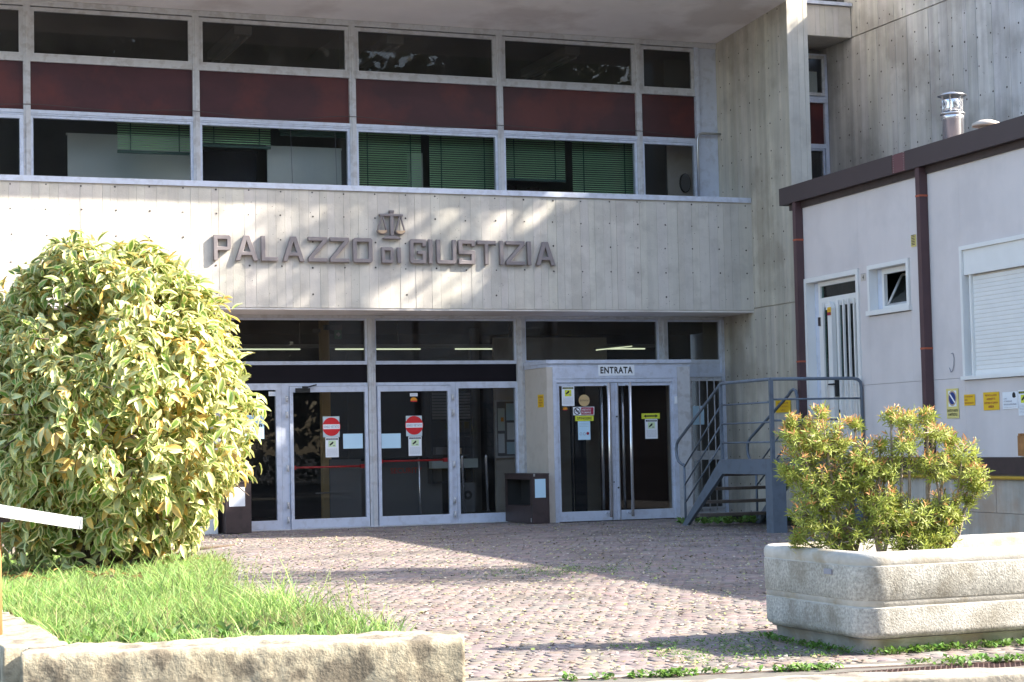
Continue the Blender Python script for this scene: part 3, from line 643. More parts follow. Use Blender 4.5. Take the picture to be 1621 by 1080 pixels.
solo('desk_clutter', MB().box(10.9, 11.9, 28.4, 28.9, 4.98, 5.40).box(11.0, 11.2, 28.45, 28.6, 5.40, 5.47).box(11.45, 11.62, 28.5, 28.6, 5.40, 5.46), M['wood'], 'dark desk with papers under the raised blind of the fourth ribbon window', 'desk', (11.4, 28.5, 4.98))
wl = thing('fan_wall', 'pale wall strip with a round dark ventilator in the last small ribbon window', 'wall', (14.1, 28.3, 4.98))
part('wall_strip', MB().box(13.90, 14.50, 28.34, 28.38, 4.98, 7.7), M['room'], wl)
part('wall_face', MB().box(13.90, 14.48, 28.32, 28.338, 4.98, 6.6), M['cream'], wl)
part('ventilator', MB().disc(14.21, 5.585, .10, 28.31, .03, 24, rz=.165), M['black'], wl)
part('ventilator_rim', MB().disc(14.21, 5.585, .085, 28.275, .012, 24, rz=.15), M['chrome_r'], wl)
# ceiling lights upstairs (running away from the window) and in the lobby
for i, (x, lab) in enumerate(((6.60, 'twin tube ceiling light seen through the second top window'), (9.07, 'twin tube ceiling light seen through the third top window'), (12.15, 'twin tube ceiling light seen through the fourth top window'))):
    t = thing('ceiling_light', lab, 'ceiling light', (x, 29.3, 7.6), None, 'office ceiling lights')
    part('body', MB().box(x-.14, x+.14, 28.2, 30.2, 7.66, 7.79), M['lamp_body'], t)
    for d in (-.07, .07): part('tube', MB().tube([(x+d, 28.25, 7.62), (x+d, 30.15, 7.62)], .018, 8), M['lamp_body'], t)
t = thing('lobby_light_track', 'long lobby light track with pale lit tubes behind the transom windows', 'light track', (10.5, 30, 2.85))
part('rail', MB().box(3.0, 14.6, 29.97, 30.03, 2.885, 2.945), M['lamp_body'], t)
for a, b in ((4.4, 5.6), (6.4, 7.90), (8.50, 9.99), (10.61, 11.95), (12.68, 14.18)):
    part('tube', MB().tube([(a, 29.98, 2.862), (b, 29.98, 2.862)], .012, 8), M['tube'], t)
for x in (7.9, 9.6, 11.6): part('hanger', MB().tube([(x, 30, 2.94), (x, 30, 3.3)], .008, 6), M['lamp_body'], t)
t = thing('ceiling_light', 'short slanted lobby tube light at the right transom window', 'ceiling light', (12.9, 29, 2.7))
part('body', MB().tube([(12.6, 28.6, 2.79), (13.35, 28.7, 2.86)], .02, 8), M['lamp_body'], t); part('tube', MB().tube([(12.62, 28.59, 2.765), (13.33, 28.69, 2.835)], .009, 8), M['tube'], t)
t = thing('exit_sign', 'small green exit sign with white arm hanging in the lobby', 'exit sign', (8.4, 29.3, 2.96))
part('arm', MB().box(8.12, 8.42, 29.25, 29.42, 3.14, 3.22).box(7.95, 8.12, 29.35, 29.40, 3.10, 3.16), M['room'], t)
part('board', MB().box(8.30, 8.42, 29.31, 29.33, 2.99, 3.14), M['green'], t); part('arrow', MB().prism_xz([(8.33, 3.05), (8.36, 3.05), (8.36, 3.02), (8.40, 3.065), (8.36, 3.11), (8.36, 3.08), (8.33, 3.08)], 29.302, 29.308), M['whitepaint'], t)
t = thing('reception_desk', 'grey lobby reception desk with red lettering on its front', 'desk', (9.4, 29.8, 0))
part('front', MB().box(8.3, 10.2, 29.6, 29.66, 0, 1.0), M['room'], t); part('worktop', MB().box(8.25, 10.25, 29.55, 30.2, 1.0, 1.04), M['room_d'], t)
part('lettering', text_mesh('SECURITY', 9.30, 9.85, .78, .87, 29.59, M['lettering_red']), None, t)
solo('grey_screen', MB().box(8.10, 8.62, 29.0, 29.04, .05, 1.04).box(7.85, 8.25, 28.96, 29.0, .50, .52), M['room'], 'grey waist high screen behind the left glass door', 'screen', (8.3, 29, 0))
t = thing('notice_board', 'grey framed notice board full of papers behind the sidelight', 'notice board', (11.12, 28.95, 1.0))
part('frame', MB().frame(10.92, 11.34, 1.0, 1.96, .03, 28.93, 28.98), M['alu_dirty'], t); part('back', MB().box(10.95, 11.31, 28.97, 28.985, 1.03, 1.93), M['room'], t)
for (x0, x1, z0, z1, m) in ((10.98,11.10,1.45,1.82,'panel'),(10.98,11.09,1.08,1.40,'white'),(11.13,11.29,1.62,1.9,'bluepaper'),(11.14,11.27,1.30,1.58,'white'),(11.13,11.28,1.06,1.26,'bluepaper'),(11.03,11.08,1.60,1.67,'orange')):
    part('sheet', MB().box(x0, x1, 28.962 if m != 'orange' else 28.956, 28.968 if m != 'orange' else 28.961, z0, z1), M[m], t)
t = thing('shelf_unit', 'dark shelf unit with slatted shutter top behind the sidelight', 'shelf', (10.2, 29.4, 0))
part('carcass', MB().frame(9.95, 10.68, .6, 2.15, .03, 29.4, 29.7), M['room_d'], t)
for z in (1.05, 1.35, 1.62): part('shelf', MB().box(9.98, 10.65, 29.4, 29.7, z, z+.025), M['black'], t)
part('back', MB().box(9.98, 10.65, 29.69, 29.7, .63, 2.12), M['room_d'], t)
for k in range(9): part('shutter_slat', MB().box(9.98, 10.65, 29.385, 29.395, 1.66+k*.05, 1.70+k*.05), M['room'], t)
part('box', MB().box(10.05, 10.3, 29.45, 29.6, 1.075, 1.2), M['room'], t); part('box', MB().box(10.38, 10.5, 29.45, 29.6, 1.075, 1.18), M['tan'], t)
solo('cream_counter', MB().box(9.9, 10.7, 29.2, 29.38, .85, 1.0), M['panel'], 'narrow cream counter in front of the dark shelf unit', 'counter', (10.3, 29.3, .85))
t = thing('wall_heater', 'grey boxed heater with round fan low behind the sidelight', 'heater', (10.5, 29.2, .1))
part('case', MB().box(10.36, 10.62, 29.15, 29.35, .12, .60), M['room'], t); part('fan', MB().disc(10.49, .40, .075, 29.15, .01, 20), M['black'], t); part('fan_hub', MB().disc(10.49, .40, .03, 29.14, .006, 12), M['room'], t)
for x, lab in ((10.10, 'left slim steel handrail post inside the sidelight'), (10.51, 'right slim steel handrail post inside the sidelight')):
    solo('rail_post', MB().tube([(x+.02, 28.3, .0), (x, 28.3, 1.03), (x-.002, 28.3, 1.06)], .022, 10), M['chrome'], lab, 'post', (x, 28.3, 0))
solo('rail_post', MB().tube([(9.32, 28.1, 0), (9.30, 28.1, 1.05)], .018, 10), M['chrome'], 'slim steel post inside the right glass door', 'post', (9.3, 28.1, 0))
# two brown cases standing in front of the glazing -----------------------
t = thing('brown_case', 'dark brown open sided case with paper sheet beside the entrance porch', 'case', (10.75, 27.1, 0))
part('front_panel', MB().box(10.585, 10.86, 26.50, 26.53, .01, .75), M['brown'], t)
part('side_frame', MB().box(10.583, 10.605, 26.531, 26.60, .01, .75).box(10.583, 10.605, 27.60, 27.66, .01, .75).box(10.583, 10.605, 26.601, 27.599, .01, .27).box(10.583, 10.605, 26.601, 27.599, .675, .75), M['brown'], t)
part('top', MB().box(10.578, 10.865, 26.495, 27.665, .751, .768), M['brown'], t)
part('shelf', MB().box(10.606, 10.86, 26.531, 27.64, .255, .27), M['brown'], t)
part('back_panel', MB().box(10.84, 10.86, 26.96, 27.64, .27, .75).box(10.606, 10.84, 27.62, 27.64, .27, .75), M['black'], t)
part('bracket', MB().box(10.578, 10.582, 26.55, 26.58, .03, .09).box(10.60, 10.63, 26.494, 26.499, .725, .765), M['chrome_r'], t)
notice('paper_sheet', 'white paper sheet stuck on the brown case beside the porch', 'paper', 10.625, 10.80, .40, .685, 26.498, M['bluepaper'])
t = thing('brown_case', 'dark brown closed case half hidden behind the large shrub', 'case', (6.15, 27.2, 0))
part('front_panel', MB().box(5.97, 6.35, 27.02, 27.06, .01, .745), M['brown'], t); part('side', MB().box(5.97, 6.0, 27.061, 27.62, .01, .745).box(6.32, 6.35, 27.061, 27.62, .01, .745), M['brown'], t); part('top', MB().box(5.96, 6.36, 27.01, 27.63, .746, .765), M['brown'], t)
notice('paper_sheet', 'white paper sheet stuck on the brown case behind the shrub', 'paper', 6.02, 6.255, .40, .68, 27.018, M['white'])
# ================================================================== prefabricated building on the right (local: x towards the camera, y into the wall)
TH = R(2.9)
PF = Matrix.Translation((13.15, 18.303, 0)) @ Matrix.Rotation(math.atan2(-math.cos(TH), -math.sin(TH)), 4, 'Z')
PB = thing('prefab_building', 'low lilac grey prefabricated building with dark brown fascia and downpipes', 'building', (-2.0, 1.5, 0), PF)
U = lambda s: -s
S0, S1 = 5.0, -8.4
def bx(*a):  # s0,s1,y0,y1,z0,z1 groups
    m = MB()
    for (s0, s1, y0, y1, z0, z1) in a: m.box(-s0, -s1, y0, y1, z0, z1)
    return m
def wp(s0, s1, z0, z1): 
    part('wall_panel', bx((s0, s1, 0, .09, z0, z1)), M['prefab'], PB)
g = .0018
# columns of panels: seam line at z 1.906
for (s0, s1) in ((5.0, 4.70),):
    wp(s0, s1, .955, 1.904); wp(s0, s1, 1.908, 4.47)
wp(4.698, 3.135, 3.465, 4.47)
wp(3.133, 2.885, .955, 1.904); wp(3.133, 2.885, 1.908, 4.47)
wp(2.883, 1.822, .955, 1.904); wp(2.883, 1.822, 1.908, 2.80); wp(2.883, 1.822, 3.475, 4.47)
wp(1.82, 1.335, .955, 1.904); wp(1.82, 1.335, 1.908, 4.47)
wp(1.33, .632, .955, 1.904); wp(1.33, .632, 1.908, 4.47)
wp(.63, -1.35, .955, 1.872); wp(.63, -1.35, 3.49, 4.47)
wp(-1.352, -4.4, .955, 1.904); wp(-1.352, -4.4, 1.908, 4.47); wp(-4.402, S1, .955, 1.904); wp(-4.402, S1, 1.908, 4.47)
part('end_wall', bx((5.0, 4.91, .091, 3.4, .955, 4.47), (S1+.09, S1, .091, 3.4, .3, 4.47)), M['prefab'], PB)
part('rear_wall', bx((5.0, S1, 3.41, 3.5, 0, 4.47)), M['prefab'], PB)
part('roof', bx((5.02, S1-.1, .02, 3.45, 4.62, 4.70)), M['fascia'], PB)
# fascia
part('fascia', bx((5.16, 1.96, -.13, -.10, 4.555, 4.80), (5.16, 5.13, -.0995, 3.5, 4.555, 4.80), (5.16, 1.96, -.0995, -.03, 4.785, 4.80)), M['fascia'], PB)
part('fascia', bx((1.64, S1-.2, -.13, -.10, 4.555, 4.80), (1.64, S1-.2, -.0995, -.03, 4.785, 4.80)), M['fascia'], PB)
part('fascia_joint', bx((1.958, 1.642, -.126, -.10, 4.56, 4.797)), M['maroon_m'], PB)
mb = MB()
for z in np.linspace(4.575, 4.785, 8): mb.disc(-1.925, z, .006, -.127, .004, 6); mb.disc(-1.672, z, .006, -.127, .004, 6)
part('rivets', mb, M['chrome_r'], PB, kind='stuff')
part('under_fascia', bx((5.12, S1, -.098, .0, 4.56, 4.585), (5.05, S1, -.03, -.001, 4.472, 4.558)), M['brown'], PB)  # lower brown strip paints the shadow line beneath the fascia
part('eaves_board', bx((5.02, S1, .001, .12, 4.472, 4.61)), M['fascia'], PB)
# downpipes
for s in (4.69, 1.335, -2.2, -5.6):
    p = part('downpipe', bx((s+.095, s, -.115, -.003, .95, 4.555)), M['pipe'], PB)
    for z in (4.02 if s > 2 else 4.20, 2.3, 1.2): part('pipe_clamp', bx((s+.099, s-.004, -.119, -.001, z-.012, z+.012)), M['rust'], p)
# sill beam, plinth, gas pipe
part('sill_beam', bx((5.02, S1, -.035, .1, .752, .952)), M['brown'], PB)
pl = MB()
for i, s in enumerate(np.arange(4.95, S1, -1.62)): pl.box(-s, -s+1.612, .03, .3, .305, .75)
part('plinth', pl, M['plinth'], PB)
part('plinth_foot', bx((4.95, S1, .0, .32, -.05, .30)), M['plinth'], PB)
part('gas_pipe', MB().tube([(-3.2, -.02, .715), (8.3, -.02, .715)], .022, 10), M['gaspipe'], PB)
for s in (2.2, .5, -1.3, -3.0): part('pipe_clip', bx((s+.012, s-.012, -.048, .03, .688, .742)), M['brown'], PB)
part('interior_dark', bx((4.9, -1.5, 1.2, 1.25, .96, 4.4), (4.9, 4.88, .15, 1.2, .96, 4.4), (1.2, 1.18, .15, 1.2, .96, 4.4)), M['room_d'], PB)
# door -----------------------------------------------------------------
d = part('door', bx((4.697, 4.63, -.02, .14, .955, 3.46), (3.205, 3.138, -.02, .14, .955, 3.46), (4.629, 3.206, -.02, .14, 3.395, 3.46)), M['whitepaint'], PB)
part('inner_frame', bx((4.46, 4.40, .085, .14, .955, 3.39), (3.225, 3.207, .085, .14, .955, 3.39), (4.399, 3.226, .085, .14, 3.33, 3.39), (4.399, 3.226, .085, .14, 3.03, 3.165), (4.629, 4.461, .12, .14, .955, 3.39)), M['whitepaint'], d)
part('jamb', bx((4.628, 4.462, .115, .119, .955, 3.39)), M['alu'], d)
part('transom_pane', bx((4.398, 3.227, .11, .116, 3.166, 3.329)), M['glass_teal'], d)
# two leaves
part('leaf_stile', bx((4.395, 4.335, .075, .13, .96, 3.029), (4.10, 3.99, .072, .13, .96, 3.029), (3.985, 3.895, .072, .13, .96, 3.029), (3.25, 3.226, .075, .13, .96, 3.029)), M['whitepaint'], d)
part('leaf_rail', bx((4.334, 4.101, .08, .13, 1.93, 2.03), (3.894, 3.251, .08, .13, 1.93, 2.03), (4.334, 4.101, .08, .13, .96, 1.06), (3.894, 3.251, .08, .13, .96, 1.06)), M['whitepaint'], d)
part('leaf_panel', bx((4.334, 4.101, .095, .12, 1.06, 1.93), (3.894, 3.251, .095, .12, 1.06, 1.93)), M['whitepaint'], d)
part('pane', bx((4.334, 4.101, .10, .106, 2.03, 3.028), (3.894, 3.251, .10, .106, 2.03, 3.028)), M['glass_teal'], d)
for s in (4.237, 3.79, 3.645, 3.50, 3.35):
    part('security_bar', MB().box(U(s)-.014, U(s)+.014, .02, .048, 1.0, 3.09), M['whitepaint'], d)
part('mid_cover', MB().add([(-4.05,.0,.99),(-3.93,.0,.99),(-3.93,.0,3.0),(-3.99,.0,3.09),(-4.05,.0,3.0),(-4.05,.06,.99),(-3.93,.06,.99),(-3.93,.06,3.0),(-3.99,.06,3.09),(-4.05,.06,3.0)],
     [(0,1,2,3,4),(5,9,8,7,6),(0,5,6,1),(1,6,7,2),(2,7,8,3),(3,8,9,4),(4,9,5,0)]), M['whitepaint'], d)
part('handle', MB().box(-3.90, -3.86, .0, .07, 1.78, 2.02).tube([(-3.88, -.02, 1.95), (-4.02, -.03, 1.95)], .012, 8).box(-3.89, -3.87, -.02, .0, 1.94, 1.96), M['black'], d)
part('lower_lock', bx((3.895, 3.865, .05, .07, 1.50, 1.60)), M['black'], d)
part('hinge', bx((4.43, 4.40, .05, .085, 2.78, 2.9), (4.43, 4.40, .05, .085, 1.3, 1.42)), M['brown'], d)
notice('oval_sticker', 'yellow and maroon oval sticker on the white barred door of the prefab building', 'sticker', -4.04, -3.94, 2.90, 3.01, -.003, M['yellow'], [('r', 0, 1, 0, .38, M['maroon']), ('r', .3, .7, .55, .8, M['orange'])], frame=PF)
notice('small_sticker', 'small white label at the top of the barred prefab door', 'sticker', -4.22, -4.09, 2.99, 3.07, .070, M['white'], [('l', .1, .9, .2, .8, 2, M['ink_grey'])], frame=PF)
notice('number_plate', 'small house number plate between the prefab door and its little window', 'number plate', -3.075, -2.95, 3.285, 3.385, -.001, M['cream'], [('t', '4', .35, .65, .2, .8, M['black'], .02), ('r', 0, 1, .95, 1, M['ink_grey'])], frame=PF)
# small window ---------------------------------------------------------
w = part('small_window', bx((2.88, 2.825, -.025, .12, 2.875, 3.47), (1.885, 1.825, -.025, .12, 2.875, 3.47), (2.824, 1.886, -.025, .12, 3.415, 3.47)), M['whitepaint'], PB)
part('sill', bx((2.90, 1.80, -.05, .12, 2.81, 2.872)), M['whitepaint'], w)
part('inner_frame', bx((2.69, 2.64, .09, .14, 2.88, 3.41), (1.91, 1.887, .09, .14, 2.88, 3.41), (2.639, 1.911, .09, .14, 3.34, 3.41), (2.639, 1.911, .09, .14, 2.88, 2.92)), M['whitepaint'], w)
part('jamb', bx((2.82, 2.69, .10, .12, 2.88, 3.41)), M['alu'], w)
sm = MB(); q = lambda s, t: (U(s), .12+.22*t, 2.93+.40*t)
def bar(a, b, wd=.02):
    sm.tube([a, b], wd, 4)
bar(q(2.6, 0), q(2.6, 1)); bar(q(1.95, 0), q(1.95, 1)); bar(q(2.6, 1), q(1.95, 1)); bar(q(2.6, 0), q(1.95, 0))
part('tilted_sash', sm, M['alu_dirty'], w)
part('pane', MB().add([q(2.6, 0), q(1.95, 0), q(1.95, 1), q(2.6, 1), tuple(Vector(q(2.6,0))+Vector((0,.006,0))), tuple(Vector(q(1.95,0))+Vector((0,.006,0))), tuple(Vector(q(1.95,1))+Vector((0,.006,0))), tuple(Vector(q(2.6,1))+Vector((0,.006,0)))],
     [(0,1,2,3),(7,6,5,4),(0,4,5,1),(1,5,6,2),(2,6,7,3),(3,7,4,0)]), M['glass_teal'], w)
# shuttered window -----------------------------------------------------
w = part('shuttered_window', bx((.625, .575, -.03, .12, 1.925, 3.485), (.574, -1.29, -.03, .12, 3.435, 3.485), (-1.291, -1.345, -.03, .12, 1.925, 3.485)), M['whitepaint'], PB)
part('sill', bx((.64, -1.36, -.055, .12, 1.878, 1.922)), M['whitepaint'], w)
part('shutter_box', bx((.573, -1.29, .0, .12, 3.135, 3.434)), M['whitepaint'], w)
part('guide', bx((.50, .468, .02, .12, 1.925, 3.134), (-1.25, -1.29, .02, .12, 1.925, 3.134)), M['whitepaint'], w)
part('jamb', bx((.573, .501, .09, .12, 1.925, 3.134)), M['alu'], w)
sl = MB()
prof = [(-.003, 0), (.001, .003), (.002, .022), (.001, .0445), (-.003, .0475), (-.003, .0482)]
vs = []; 
for x in (-.467, 1.249):
    for (y, z) in prof: vs.append((x, -y, z))
n = len(prof); sl.add(vs, [(i, i+n, i+1+n, i+1) for i in range(n-1)], smooth=False)
slm = sl.mesh('slat', M['shutter'] if 'shutter' in M else M['whitepaint'])
z = 3.085; k = 0
while z > 1.94:
    o = _link('slat', slm, w); o.location = (0, .055, z-.0235); z -= .0508; k += 1
part('slot_line', MB().box(-.467, 1.249, .0585, .062, 1.94, 3.13), M['cream'], w)
part('bottom_bar', bx((.467, -1.249, .045, .06, 1.926, 1.97)), M['whitepaint'], w)
part('vent_plate', bx((1.75, 1.64, -.014, -.001, 3.60, 3.75)), M['paleyel'], PB)
part('vent_slots', bx(*[(1.735, 1.655, -.017, -.0142, z, z+.010) for z in np.arange(3.62, 3.74, .02)]), M['brown'], PB)
pts = [(-.90, -.012, 2.21), (-.86, -.012, 2.215), (-.84, -.012, 2.15), (-.85, -.012, 2.07), (-.88, -.012, 2.0), (-.92, -.012, 1.985), (-.95, -.012, 2.04)]
part('loose_cable', MB().tube(pts, .005, 5), M['ink_grey'], PB)
# wall signs ------------------------------------------------------------
no = notice('no_parking_sign', 'pale yellow no parking sign with blue disc left of the wall notices', 'sign', -1.047, -.775, 1.424, 1.785, -.006, M['paleyel'],
   [('r', .18, .84, .40, .93, M['white']), ('d', .50, .675, .093, M['redsign_dull']) if 'redsign_dull' in M else ('d', .50, .675, .093, M['pan']), ('d', .50, .675, .074, M['bluesign']), ('p', [(.27,.80),(.33,.84),(.74,.55),(.68,.51)], M['white']),
    ('t', 'DIVIETO DI SOSTA', .08, .94, .22, .31, M['black'], .03), ('t', 'A MOTOCICLI', .12, .88, .09, .18, M['black'], .03)], frame=PF)
notice('yellow_sign', 'small yellow sign right of the no parking sign', 'sign', -.653, -.418, 1.571, 1.703, -.004, M['yellow'],
   [('t', 'ATTENZIONE', .06, .82, .72, .86, M['maroon']), ('t', 'AREA', .06, .34, .45, .57, M['maroon']), ('t', 'VIDEOSORVEGLIATA', .06, .92, .16, .30, M['maroon'])], frame=PF)
notice('yellow_sign', 'larger yellow sign with four lines of dark text under the shuttered window', 'sign', -.236, .095, 1.505, 1.715, -.004, M['yellow'],
   [('t', 'VIETATO AI NON', .12, .86, .77, .88, M['maroon'], .02), ('t', 'ADDETTI', .22, .76, .56, .68, M['maroon'], .02), ('t', 'SOSTARE IN QUESTA', .08, .92, .34, .46, M['maroon'], .02), ('t', 'AREA', .32, .68, .13, .26, M['maroon'], .02)], frame=PF)
notice('white_sign', 'white sign with black helmeted head and grey text under the shuttered window', 'sign', .168, .475, 1.510, 1.706, -.004, M['white'],
   [('d', .76, .80, .033, M['black']), ('p', [(.66,.82),(.76,.72),(.90,.74),(.86,.66),(.66,.68)], M['black']), ('t', 'CON', .08, .28, .56, .64, M['ink_grey']), ('t', 'ATTENZIONE', .08, .62, .40, .49, M['ink_grey']), ('t', 'VIDEOSORVEGLIANZA', .08, .92, .22, .32, M['ink_grey']), ('l', .08, .92, .06, .14, 1, M['ink_grey'])], frame=PF)
notice('camera_notice', 'white camera warning notice at the right edge of the prefab wall signs', 'notice', .486, .72, 1.428, 1.716, -.005, M['white'], cctv_items(True), frame=PF)
solo('orange_box', MB().box(.52, .70, -.06, -.001, .97, 1.20).box(.55, .60, -.07, -.001, 1.20, 1.225), M['rustypost'], 'rusty orange box fixed to the prefab wall at the right edge', 'box', (.6, -.05, .97), PF)
# chimney and cowl on the roof --------------------------------------------
cx, cy = PF.inverted() @ Vector((14.59, 21.03, 0)) if False else (0, 0), 0
def roofp(x, y): 
    v = PF.inverted() @ Vector((x, y, 0)); return v.x, v.y
cx, cy = roofp(14.59, 21.03)
t = thing('chimney_flue', 'shiny steel chimney flue with flat cap on the prefab roof', 'chimney', (cx, cy, 4.7), PF)
part('pipe', MB().lathe([(.142, 4.69), (.142, 5.44), (.150, 5.445), (.150, 5.50), (.142, 5.505), (.146, 5.53), (.125, 5.54)], cx, cy, 32), M['chrome'], t)
part('collar', MB().lathe([(.155, 5.505), (.165, 5.515), (.165, 5.53), (.155, 5.54)], cx, cy, 32), M['chrome_r'], t)
part('inner_core', MB().lathe([(.10, 5.54), (.13, 5.60), (.10, 5.66), (.13, 5.71), (.08, 5.74)], cx, cy, 28), M['chrome'], t)
for a in range(6): part('cage_bar', MB().box(cx+.137*math.cos(a*1.047+.3)-.008, cx+.137*math.cos(a*1.047+.3)+.008, cy+.137*math.sin(a*1.047+.3)-.008, cy+.137*math.sin(a*1.047+.3)+.008, 5.53, 5.77), M['chrome'], t)
part('cap', MB().lathe([(.19, 5.765), (.195, 5.772), (.13, 5.80), (.05, 5.82), (.002, 5.825)], cx, cy, 32), M['chrome_r'], t)
cx, cy = roofp(14.55, 20.24)
t = thing('vent_cowl', 'low cream vent cowl with round flat hat beside the chimney flue', 'vent', (cx, cy, 4.7), PF)
part('stem', MB().lathe([(.085, 4.69), (.085, 5.22)], cx, cy, 20), M['cream'], t)
part('hat', MB().lathe([(.175, 5.225), (.182, 5.235), (.175, 5.265), (.09, 5.30), (.01, 5.31)], cx, cy, 28), M['cream'], t)
part('slot', MB().box(cx+.01, cx+.08, cy-.095, cy-.075, 5.13, 5.19), M['black'], t)

# ================================================================== steel stair to the prefab door
ST = thing('steel_stair', 'blue grey steel stair with landing and tubular railings up to the prefab door', 'staircase', (-4.4, -.8, 0), PF)
YO = -1.386; YI = -.235
def side_poly(y0, y1):
    # stringer in (x = -s , z)
    P = [(-6.06, 0), (-5.87, 0), (-4.66+.10-.0, .755), (-3.285, .755), (-3.285, .957), (-4.68, .957)]
    P = [(-6.06, 0), (-5.885, 0), (-4.62, .757), (-3.286, .757), (-3.286, .957), (-4.685, .957)]
    return MB().prism_xz(P, y0, y1)
part('stringer', side_poly(YO, YO+.05), M['steelblue'], ST)
part('stringer', MB().prism_xz([(-6.06, 0), (-5.885, 0), (-4.62, .757), (-4.62, .957), (-4.685, .957)], YI, YI+.05), M['steelblue'], ST)
part('post', bx((3.284, 3.08, YO-.001, YO+.195, 0, .958)), M['steelblue'], ST)
part('post', bx((3.284, 3.08, -.22, -.02, 0, .958)), M['steelblue'], ST)
part('front_beam', bx((3.14, 3.081, YO+.196, -.221, .757, .957)), M['steelblue'], ST)
part('rear_beam', bx((4.70, 4.66, YI+.051, -.01, .757, .957)), M['steelblue'], ST)
part('landing_plate', bx((4.66, 3.15, YO+.051, -.01, .925, .950)), M['tread'], ST)
for z, s in ((.56, 4.99), (.368, 5.26), (.175, 5.53)):
    part('tread', bx((s+.30, s, YO+.051, YI-.001, z-.04, z)), M['tread'], ST)
part('tread', bx((4.96, 4.71, YO+.051, YI-.001, .72, .755)), M['tread'], ST)
def rail_side(y, top_run=True, ztop=2.0, up=False):
    m = MB()
    if not up:
        pts = [(-3.10, y, ztop), (-4.60, y, ztop), (-4.68, y, ztop-.012), (-4.75, y, ztop-.05)]
    else:
        pts = [(-4.62, y, .96), (-4.60, y, 1.72), (-4.615, y, 1.82), (-4.65, y, 1.885), (-4.72, y, 1.91), (-4.80, y, 1.885), (-4.86, y, 1.84)]
    x0 = pts[-1]; 
    pts += [(-6.16, y, 1.235), (-6.235, y, 1.18), (-6.265, y, 1.10), (-6.25, y, 1.0), (-6.19, y, .925), (-6.08, y, .885), (-6.0, y, .87)]
    m.tube(pts, .022, 12); part('handrail', m, M['steelblue'], ST)
    part('rail_post', MB().tube([(-5.985, y, .03), (-5.99, y, .88)], .018, 10), M['steelblue'], ST)
    for dz in (.30, .56, .82):
        z = ztop-dz
        m = MB()
        if not up: m.tube([(-3.10, y, z), (-4.67, y, z)], .012, 8)
        if not up: m.tube([(-4.67, y, z), (-5.99, y, z-(.86 if dz < .5 else .86))], .012, 8)
        elif dz < .8: m.tube([(-4.62, y, z-.10), (-5.99, y, z-.10-.86+.06)], .012, 8)
        part('mid_rail', m, M['steelblue'], ST)
    if not up: part('rail_post', MB().box(-4.69, -4.65, y-.018, y+.018, .957, 1.99), M['steelblue'], ST)
rail_side(YO+.03); rail_side(YI+.02, up=True)
part('corner_post', bx((3.13, 3.085, YO+.005, YO+.055, .958, 2.01)), M['steelblue'], ST)
m = MB().tube([(-3.105, YO+.03, 2.0), (-3.105, -.16, 2.0), (-3.105, -.08, 1.985), (-3.105, -.045, 1.95), (-3.105, -.035, 1.88), (-3.105, -.03, .95)], .022, 12); part('handrail', m, M['steelblue'], ST)
for z in (1.735, 1.46, 1.19): part('mid_rail', MB().tube([(-3.105, YO+.05, z), (-3.105, -.03, z)], .013, 8), M['steelblue'], ST)
# ================================================================== ground
def setdata(o, kind): o['kind'] = kind; return o
solo('ground', MB().box(-300, 300, -300, 300, -.40, -.16), M['asphalt'], kind='structure')
solo('street', MB().box(-60, 60, -14, 8.3, -.155, -.10), M['asphalt'], kind='structure')
# paving base
pv = MB().box(-2.5, 13.2, 8.62, 27.60, -.30, -.0065)
paving = solo('paving', pv, M['bed'], kind='structure')
rs = np.random.default_rng(5)
# setts in gently arching courses --------------------------------------------------
P = .1185
xs, ys = [], []
stones = []
j = 0; y = 8.95
while y < 27.55:
    x = -2.0 + (0 if j % 2 else P/2); 
    while x < 13.05:
        yy = y + .05*math.sin(x*1.1+.3) + .03*math.sin(x*2.7+j*.05)
        stones.append((x+rs.normal(0, .006), yy+rs.normal(0, .005), rs.uniform(.106, .117), rs.uniform(.100, .111), rs.normal(0, .0011), rs.normal(0, .05)))
        x += P
    y += .1125; j += 1
ST_ = np.array(stones)
CV = np.array([_R.x, _R.y]); FV = np.array([_F.x, _F.y])
fwd = ST_[:, 0]*FV[0]+ST_[:, 1]*FV[1]; lat = ST_[:, 0]*CV[0]+ST_[:, 1]*CV[1]
pxx = 810+2957*lat/fwd
keep = (pxx > -80) & (pxx < 1700) & (ST_[:, 1] < 27.58) & ~((ST_[:,0] < 2.85) & (ST_[:,1] < 16))
# keep clear of porch and prefab plinth
keep &= ~((ST_[:,0] > 10.9) & (ST_[:,1] > 26.62)) & ~((ST_[:,0] > 12.85+.05*(ST_[:,1]-18)) )
